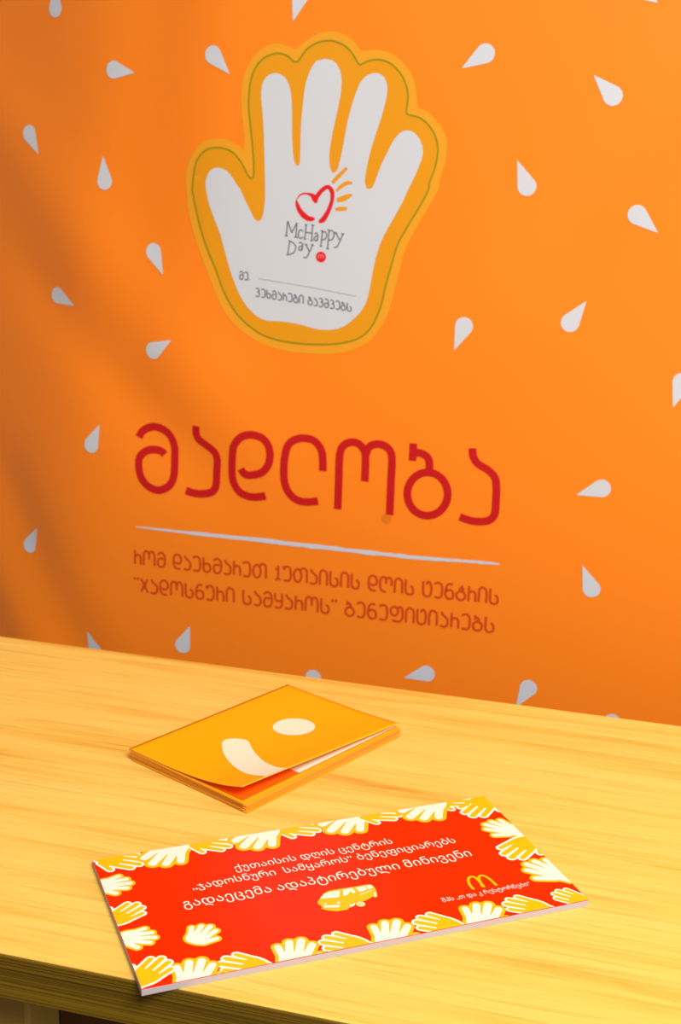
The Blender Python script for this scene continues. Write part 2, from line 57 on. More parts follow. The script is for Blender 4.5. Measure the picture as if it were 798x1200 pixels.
    'heart': [[[-0.50812,1.22538,0.00116],[-0.50792,1.2244,0.00161],[-0.50766,1.22299,0.00227],[-0.5073,1.22137,0.00295],[-0.50681,1.21976,0.00349],[-0.5062,1.21813,0.00382],[-0.50547,1.2164,0.00405],[-0.50462,1.21467,0.00424],[-0.50366,1.21305,0.00442],[-0.50258,1.21155,0.00464],[-0.50137,1.21011,0.00486],[-0.50007,1.20877,0.00503],[-0.4987,1.20754,0.00512],[-0.49721,1.2064,0.00509],[-0.49561,1.20534,0.00497],[-0.49402,1.20444,0.00481],[-0.49254,1.20378,0.00465],[-0.49119,1.20342,0.00452],[-0.48991,1.2033,0.00439],[-0.48872,1.20333,0.00421],[-0.48767,1.20338,0.00395],[-0.48671,1.20349,0.00352],[-0.48585,1.2037,0.00298],[-0.48514,1.20391,0.00245],[-0.48464,1.20406,0.00209]],[[-0.50715,1.22598,0.00093],[-0.50663,1.22686,0.00102],[-0.50591,1.22814,0.00115],[-0.505,1.22949,0.00128],[-0.50392,1.2306,0.00139],[-0.50261,1.23144,0.00145],[-0.50108,1.23215,0.00149],[-0.49946,1.2327,0.00154],[-0.49788,1.23304,0.00162],[-0.49632,1.23314,0.00173],[-0.49473,1.23301,0.00187],[-0.4932,1.23275,0.00205],[-0.4918,1.23244,0.00231],[-0.49058,1.2321,0.00271],[-0.48948,1.2317,0.0032],[-0.48847,1.23119,0.00371],[-0.48753,1.23054,0.00416],[-0.48664,1.22973,0.00465],[-0.48581,1.22878,0.00518],[-0.48507,1.22775,0.00554],[-0.48444,1.2267,0.00555],[-0.48391,1.22552,0.00499],[-0.48348,1.22423,0.00402],[-0.48314,1.22305,0.00301],[-0.4829,1.22223,0.00231]],[[-0.48442,1.22557,0.00417],[-0.48371,1.22684,0.00417],[-0.48269,1.22865,0.00418],[-0.48152,1.23065,0.00418],[-0.48031,1.23246,0.00416],[-0.47907,1.23404,0.00411],[-0.47773,1.23558,0.00405],[-0.47635,1.237,0.00398],[-0.47499,1.23823,0.00392],[-0.47363,1.23933,0.00385],[-0.47225,1.2403,0.00377],[-0.4709,1.24103,0.00371],[-0.46964,1.24142,0.00368],[-0.46846,1.24141,0.00371],[-0.46734,1.24107,0.00378],[-0.46631,1.24046,0.00386],[-0.4654,1.23964,0.00391],[-0.46458,1.23859,0.00394],[-0.46385,1.23729,0.00396],[-0.46327,1.23579,0.00395],[-0.46288,1.23411,0.00391],[-0.46273,1.23223,0.00381],[-0.46276,1.23012,0.00366],[-0.46296,1.22791,0.00352],[-0.4633,1.22568,0.00346],[-0.4638,1.22346,0.00351],[-0.46445,1.22118,0.00364],[-0.46523,1.21888,0.00379],[-0.46612,1.21658,0.00393],[-0.46718,1.21418,0.00405],[-0.4684,1.21171,0.00416],[-0.46964,1.20937,0.00428],[-0.47076,1.20738,0.0044],[-0.4717,1.20585,0.00458],[-0.47252,1.20465,0.00481],[-0.47335,1.20364,0.00495],[-0.4743,1.20273,0.00487],[-0.47552,1.20186,0.00443],[-0.47692,1.2011,0.00374],[-0.47821,1.20049,0.00304],[-0.4791,1.20005,0.00255]]],
    'rays': [[[-0.46315,1.24641,0.00391],[-0.4617,1.24794,0.00397],[-0.45964,1.25013,0.00406],[-0.45728,1.25261,0.00413],[-0.45497,1.25499,0.00412],[-0.4525,1.25745,0.004],[-0.4498,1.26009,0.00379],[-0.44736,1.26246,0.00357],[-0.44566,1.26411,0.00343]],[[-0.45815,1.23706,0.00253],[-0.45689,1.23827,0.00281],[-0.45507,1.24001,0.00322],[-0.45304,1.24187,0.00362],[-0.45112,1.24341,0.0039],[-0.44932,1.24458,0.00404],[-0.4475,1.24559,0.0041],[-0.44572,1.2464,0.00406],[-0.44405,1.24695,0.00389],[-0.44239,1.24717,0.00352],[-0.44075,1.24709,0.00298],[-0.43933,1.2469,0.00243],[-0.43834,1.24678,0.00206]],[[-0.45731,1.22644,0.00392],[-0.45588,1.22676,0.00432],[-0.45381,1.22721,0.00491],[-0.45156,1.22776,0.00546],[-0.44957,1.22836,0.00575],[-0.44795,1.22906,0.0057],[-0.44647,1.22986,0.00544],[-0.44506,1.23066,0.00505],[-0.44367,1.23135,0.00459],[-0.44217,1.23193,0.004],[-0.44064,1.23246,0.00326],[-0.43929,1.23289,0.00255],[-0.43835,1.23319,0.00206]],[[-0.45888,1.2157,0.003],[-0.45759,1.21585,0.00331],[-0.45575,1.21607,0.00378],[-0.45367,1.2163,0.0042],[-0.45169,1.2165,0.00438],[-0.44968,1.21668,0.00419],[-0.44753,1.21685,0.00377],[-0.44561,1.21699,0.00331],[-0.44428,1.21709,0.00299]]],
    'mchappy': [[[-0.5188,1.19976,0.00152],[-0.51898,1.19748,0.00152],[-0.51924,1.19423,0.00152],[-0.51949,1.19097,0.00152],[-0.51975,1.18771,0.00152],[-0.52001,1.18445,0.00152],[-0.52019,1.18216,0.00152]],[[-0.51843,1.19977,0.00152],[-0.51777,1.19797,0.00152],[-0.51683,1.1954,0.00152],[-0.51589,1.19283,0.00152],[-0.51494,1.19025,0.00152],[-0.514,1.18768,0.00152],[-0.51334,1.18587,0.00152]],[[-0.51334,1.18587,0.00152],[-0.51248,1.1875,0.00152],[-0.51126,1.18981,0.00152],[-0.51004,1.19213,0.00152],[-0.50882,1.19444,0.00152],[-0.5076,1.19675,0.00152],[-0.50675,1.19837,0.00152]],[[-0.50675,1.19837,0.00152],[-0.50693,1.19611,0.00152],[-0.50718,1.19288,0.00152],[-0.50743,1.18965,0.00152],[-0.50768,1.18642,0.00152],[-0.50793,1.18318,0.00152],[-0.5081,1.18091,0.00152]],[[-0.52217,1.18243,0.00152],[-0.52162,1.18236,0.00152],[-0.52084,1.18226,0.00152],[-0.52006,1.18216,0.00152],[-0.51929,1.18207,0.00152],[-0.51851,1.18197,0.00152],[-0.51796,1.1819,0.00152]],[[-0.50995,1.18107,0.00152],[-0.50942,1.18103,0.00152],[-0.50867,1.18097,0.00152],[-0.50792,1.18092,0.00152],[-0.50717,1.18086,0.00152],[-0.50641,1.1808,0.00152],[-0.50589,1.18077,0.00152]],[[-0.49901,1.18791,0.00152],[-0.49983,1.18875,0.00152],[-0.50101,1.18986,0.00152],[-0.5021,1.19031,0.00152],[-0.50303,1.18963,0.00152],[-0.50388,1.1883,0.00152],[-0.5045,1.18678,0.00152],[-0.50487,1.18506,0.00152],[-0.50501,1.18315,0.00152],[-0.5048,1.18161,0.00152],[-0.50409,1.18061,0.00152],[-0.50303,1.17998,0.00152],[-0.50195,1.17977,0.00152],[-0.5008,1.18022,0.00152],[-0.49962,1.18108,0.00152],[-0.49879,1.18173,0.00152]],[[-0.4951,1.19628,0.00151],[-0.4953,1.19406,0.00151],[-0.49559,1.19087,0.00152],[-0.49588,1.18769,0.00152],[-0.49617,1.1845,0.00152],[-0.49646,1.1813,0.00152],[-0.49666,1.17906,0.00152]],[[-0.48693,1.19601,0.00151],[-0.48705,1.19365,0.00151],[-0.48721,1.19026,0.00151],[-0.48738,1.18687,0.00151],[-0.48755,1.18347,0.00152],[-0.48771,1.18008,0.00152],[-0.48783,1.1777,0.00152]],[[-0.49594,1.18734,0.00152],[-0.49483,1.18724,0.00152],[-0.49324,1.18708,0.00152],[-0.49165,1.18693,0.00152],[-0.49007,1.18678,0.00152],[-0.48848,1.18663,0.00151],[-0.48737,1.18653,0.00151]],[[-0.49669,1.19645,0.00151],[-0.49626,1.19641,0.00151],[-0.49565,1.19635,0.00151],[-0.49504,1.19628,0.00151],[-0.49443,1.19622,0.00151],[-0.49382,1.19616,0.00151],[-0.49339,1.19612,0.00151]],[[-0.48852,1.1963,0.00151],[-0.48807,1.19624,0.00151],[-0.48744,1.19616,0.00151],[-0.48681,1.19607,0.00151],[-0.48618,1.19599,0.00151],[-0.48554,1.19591,0.00151],[-0.4851,1.19585,0.00151]],[[-0.49826,1.17923,0.00152],[-0.49781,1.17919,0.00152],[-0.49718,1.17913,0.00152],[-0.49654,1.17907,0.00152],[-0.4959,1.17901,0.00152],[-0.49527,1.17895,0.00152],[-0.49482,1.17891,0.00152]],[[-0.48967,1.17785,0.00152],[-0.48919,1.17781,0.00152],[-0.48851,1.17775,0.00152],[-0.48783,1.1777,0.00152],[-0.48715,1.17764,0.00152],[-0.48647,1.17758,0.00152],[-0.486,1.17754,0.00152]],[[-0.48431,1.1855,0.00151],[-0.48366,1.18609,0.00151],[-0.48275,1.18686,0.00151],[-0.4819,1.18708,0.00151],[-0.48113,1.18644,0.00151],[-0.48042,1.18525,0.00151],[-0.48001,1.18373,0.00151],[-0.48013,1.1816,0.00151],[-0.48055,1.17915,0.00151],[-0.48087,1.1774,0.00152]],[[-0.48049,1.18314,0.00151],[-0.48139,1.18305,0.00151],[-0.48264,1.18289,0.00151],[-0.48364,1.18244,0.00151],[-0.48422,1.18149,0.00151],[-0.48455,1.18026,0.00152],[-0.48456,1.1792,0.00152],[-0.48413,1.17837,0.00152],[-0.48338,1.17772,0.00152],[-0.48258,1.17756,0.00152],[-0.48172,1.17825,0.00152],[-0.48083,1.17942,0.00151],[-0.48019,1.18029,0.00151]],[[-0.4743,1.18999,0.00151],[-0.47453,1.18762,0.00151],[-0.47487,1.18423,0.00151],[-0.47521,1.18083,0.00151],[-0.47555,1.17743,0.00151],[-0.47589,1.17402,0.00151],[-0.47613,1.17164,0.00152]],[[-0.4745,1.18793,0.00151],[-0.47354,1.1884,0.00151],[-0.47219,1.18898,0.00151],[-0.471,1.18898,0.00151],[-0.47003,1.18797,0.00151],[-0.46921,1.18637,0.00151],[-0.46885,1.18473,0.00151],[-0.46912,1.18307,0.00151],[-0.46984,1.18136,0.00151],[-0.47082,1.18009,0.00151],[-0.47222,1.17953,0.00151],[-0.47388,1.1794,0.00151],[-0.47506,1.17935,0.00151]],[[-0.47784,1.17179,0.00152],[-0.47736,1.17175,0.00152],[-0.47669,1.1717,0.00152],[-0.47601,1.17164,0.00152],[-0.47533,1.17158,0.00152],[-0.47465,1.17153,0.00152],[-0.47418,1.17149,0.00151]],[[-0.47648,1.18991,0.00151],[-0.47616,1.18989,0.00151],[-0.47571,1.18987,0.00151],[-0.47526,1.18984,0.00151],[-0.47481,1.18982,0.00151],[-0.47436,1.18979,0.00151],[-0.47405,1.18977,0.00151]],[[-0.46596,1.19133,0.00151],[-0.46616,1.18842,0.00151],[-0.46646,1.18425,0.00151],[-0.46676,1.18008,0.00151],[-0.46705,1.1759,0.00151],[-0.46735,1.17171,0.00151],[-0.46756,1.16878,0.00151]],[[-0.46604,1.18962,0.00151],[-0.46491,1.19005,0.00151],[-0.46332,1.19057,0.00151],[-0.46195,1.19046,0.00151],[-0.46092,1.18931,0.00151],[-0.46011,1.18752,0.00151],[-0.45979,1.18565,0.00151],[-0.46014,1.18368,0.00151],[-0.46098,1.18162,0.00151],[-0.46209,1.18009,0.00151],[-0.46366,1.17946,0.00151],[-0.46549,1.17935,0.00151],[-0.4668,1.17934,0.00151]],[[-0.46926,1.16894,0.00151],[-0.46879,1.1689,0.00151],[-0.46811,1.16884,0.00151],[-0.46743,1.16879,0.00151],[-0.46676,1.16873,0.00151],[-0.46608,1.16867,0.00151],[-0.46561,1.16863,0.00151]],[[-0.46826,1.19125,0.00151],[-0.46794,1.19123,0.00151],[-0.46749,1.1912,0.00151],[-0.46704,1.19118,0.00151],[-0.4666,1.19115,0.00151],[-0.46615,1.19113,0.00151],[-0.46583,1.19111,0.00151]],[[-0.45767,1.18801,0.00151],[-0.45706,1.187,0.00151],[-0.4562,1.18556,0.00151],[-0.45534,1.18412,0.00151],[-0.45448,1.18268,0.00151],[-0.45362,1.18124,0.00151],[-0.45302,1.18023,0.00151]],[[-0.4486,1.18722,0.0015],[-0.44956,1.18491,0.00151],[-0.45092,1.18164,0.00151],[-0.45226,1.17855,0.00151],[-0.45341,1.17586,0.00151],[-0.45454,1.17336,0.00151],[-0.45573,1.17156,0.00151],[-0.45716,1.17082,0.00151],[-0.45866,1.17078,0.00151],[-0.45971,1.17082,0.00151]],[[-0.45948,1.18828,0.00151],[-0.45898,1.18821,0.00151],[-0.45826,1.18811,0.00151],[-0.45755,1.18802,0.00151],[-0.45683,1.18792,0.00151],[-0.45611,1.18782,0.00151],[-0.45561,1.18775,0.00151]],[[-0.45078,1.18748,0.00151],[-0.45026,1.18741,0.00151],[-0.44952,1.18731,0.0015],[-0.44878,1.18722,0.0015],[-0.44804,1.18712,0.0015],[-0.44731,1.18702,0.0015],[-0.44679,1.18695,0.0015]],[[-0.51567,1.17601,0.00152],[-0.516,1.17387,0.00152],[-0.51646,1.17082,0.00153],[-0.51692,1.16777,0.00153],[-0.51739,1.16471,0.00153],[-0.51785,1.16165,0.00153],[-0.51818,1.1595,0.00153]],[[-0.51765,1.17616,0.00152],[-0.51701,1.17619,0.00152],[-0.51606,1.17618,0.00152],[-0.5148,1.17581,0.00152],[-0.51298,1.17492,0.00152],[-0.51084,1.17366,0.00152],[-0.50921,1.17224,0.00152],[-0.50835,1.17066,0.00152],[-0.50799,1.1689,0.00152],[-0.50816,1.16709,0.00152],[-0.50887,1.1651,0.00153],[-0.5101,1.16305,0.00153],[-0.51178,1.16139,0.00153],[-0.51431,1.16033,0.00153],[-0.51728,1.15965,0.00153],[-0.51942,1.15921,0.00153]],[[-0.50407,1.17394,0.00152],[-0.50319,1.17439,0.00152],[-0.50196,1.17496,0.00152],[-0.50089,1.17499,0.00152],[-0.50009,1.17415,0.00152],[-0.49944,1.17277,0.00152],[-0.49911,1.17115,0.00152],[-0.49932,1.16908,0.00152],[-0.49985,1.16676,0.00152],[-0.50025,1.16511,0.00152]],[[-0.49984,1.17066,0.00152],[-0.50082,1.17053,0.00152],[-0.50219,1.17031,0.00152],[-0.50327,1.16983,0.00152],[-0.50389,1.16888,0.00152],[-0.50424,1.16767,0.00152],[-0.50421,1.16668,0.00152],[-0.50362,1.16599,0.00152],[-0.50265,1.16553,0.00152],[-0.50173,1.16551,0.00152],[-0.50094,1.16627,0.00152],[-0.5002,1.16748,0.00152],[-0.49969,1.16837,0.00152]],[[-0.49509,1.17281,0.00152],[-0.49455,1.17179,0.00152],[-0.49378,1.17033,0.00152],[-0.49301,1.16887,0.00152],[-0.49223,1.16741,0.00152],[-0.49146,1.16595,0.00152],[-0.49092,1.16493,0.00152]],[[-0.48652,1.17259,0.00152],[-0.48762,1.17022,0.00152],[-0.48918,1.16688,0.00152],[-0.49065,1.16379,0.00152],[-0.49179,1.16121,0.00152],[-0.49284,1.15888,0.00152],[-0.49398,1.1573,0.00152],[-0.49547,1.15691,0.00152],[-0.49705,1.15726,0.00152],[-0.49817,1.15758,0.00152]],[[-0.49694,1.17308,0.00152],[-0.49643,1.17301,0.00152],[-0.4957,1.17291,0.00152],[-0.49497,1.17282,0.00152],[-0.49424,1.17272,0.00152],[-0.49351,1.17262,0.00152],[-0.493,1.17255,0.00152]],[[-0.48836,1.17297,0.00152],[-0.48788,1.1729,0.00152],[-0.4872,1.1728,0.00152],[-0.48652,1.1727,0.00152],[-0.48584,1.1726,0.00152],[-0.48516,1.1725,0.00152],[-0.48468,1.17243,0.00152]]],
    'badge': [-0.47576,1.15867,0.00653],
    'badge_m': [[[-0.4789,1.1568,0.00124],[-0.47886,1.15772,0.00124],[-0.47878,1.159,0.00124],[-0.4786,1.16004,0.00124],[-0.47826,1.16069,0.00124],[-0.47783,1.16112,0.00124],[-0.4774,1.16125,0.00124],[-0.47695,1.16099,0.00124],[-0.4765,1.16044,0.00124],[-0.47615,1.1598,0.00124],[-0.47593,1.15902,0.00124],[-0.47581,1.15814,0.00124],[-0.47574,1.15752,0.00124]],[[-0.47574,1.15752,0.00124],[-0.47569,1.15815,0.00124],[-0.4756,1.15903,0.00124],[-0.47542,1.15983,0.00124],[-0.47509,1.16051,0.00124],[-0.47466,1.16109,0.00124],[-0.47423,1.16138,0.00124],[-0.47379,1.16129,0.00124],[-0.47335,1.1609,0.00124],[-0.47299,1.16028,0.00124],[-0.47273,1.15926,0.00124],[-0.47255,1.15799,0.00124],[-0.47244,1.15709,0.00124]]],
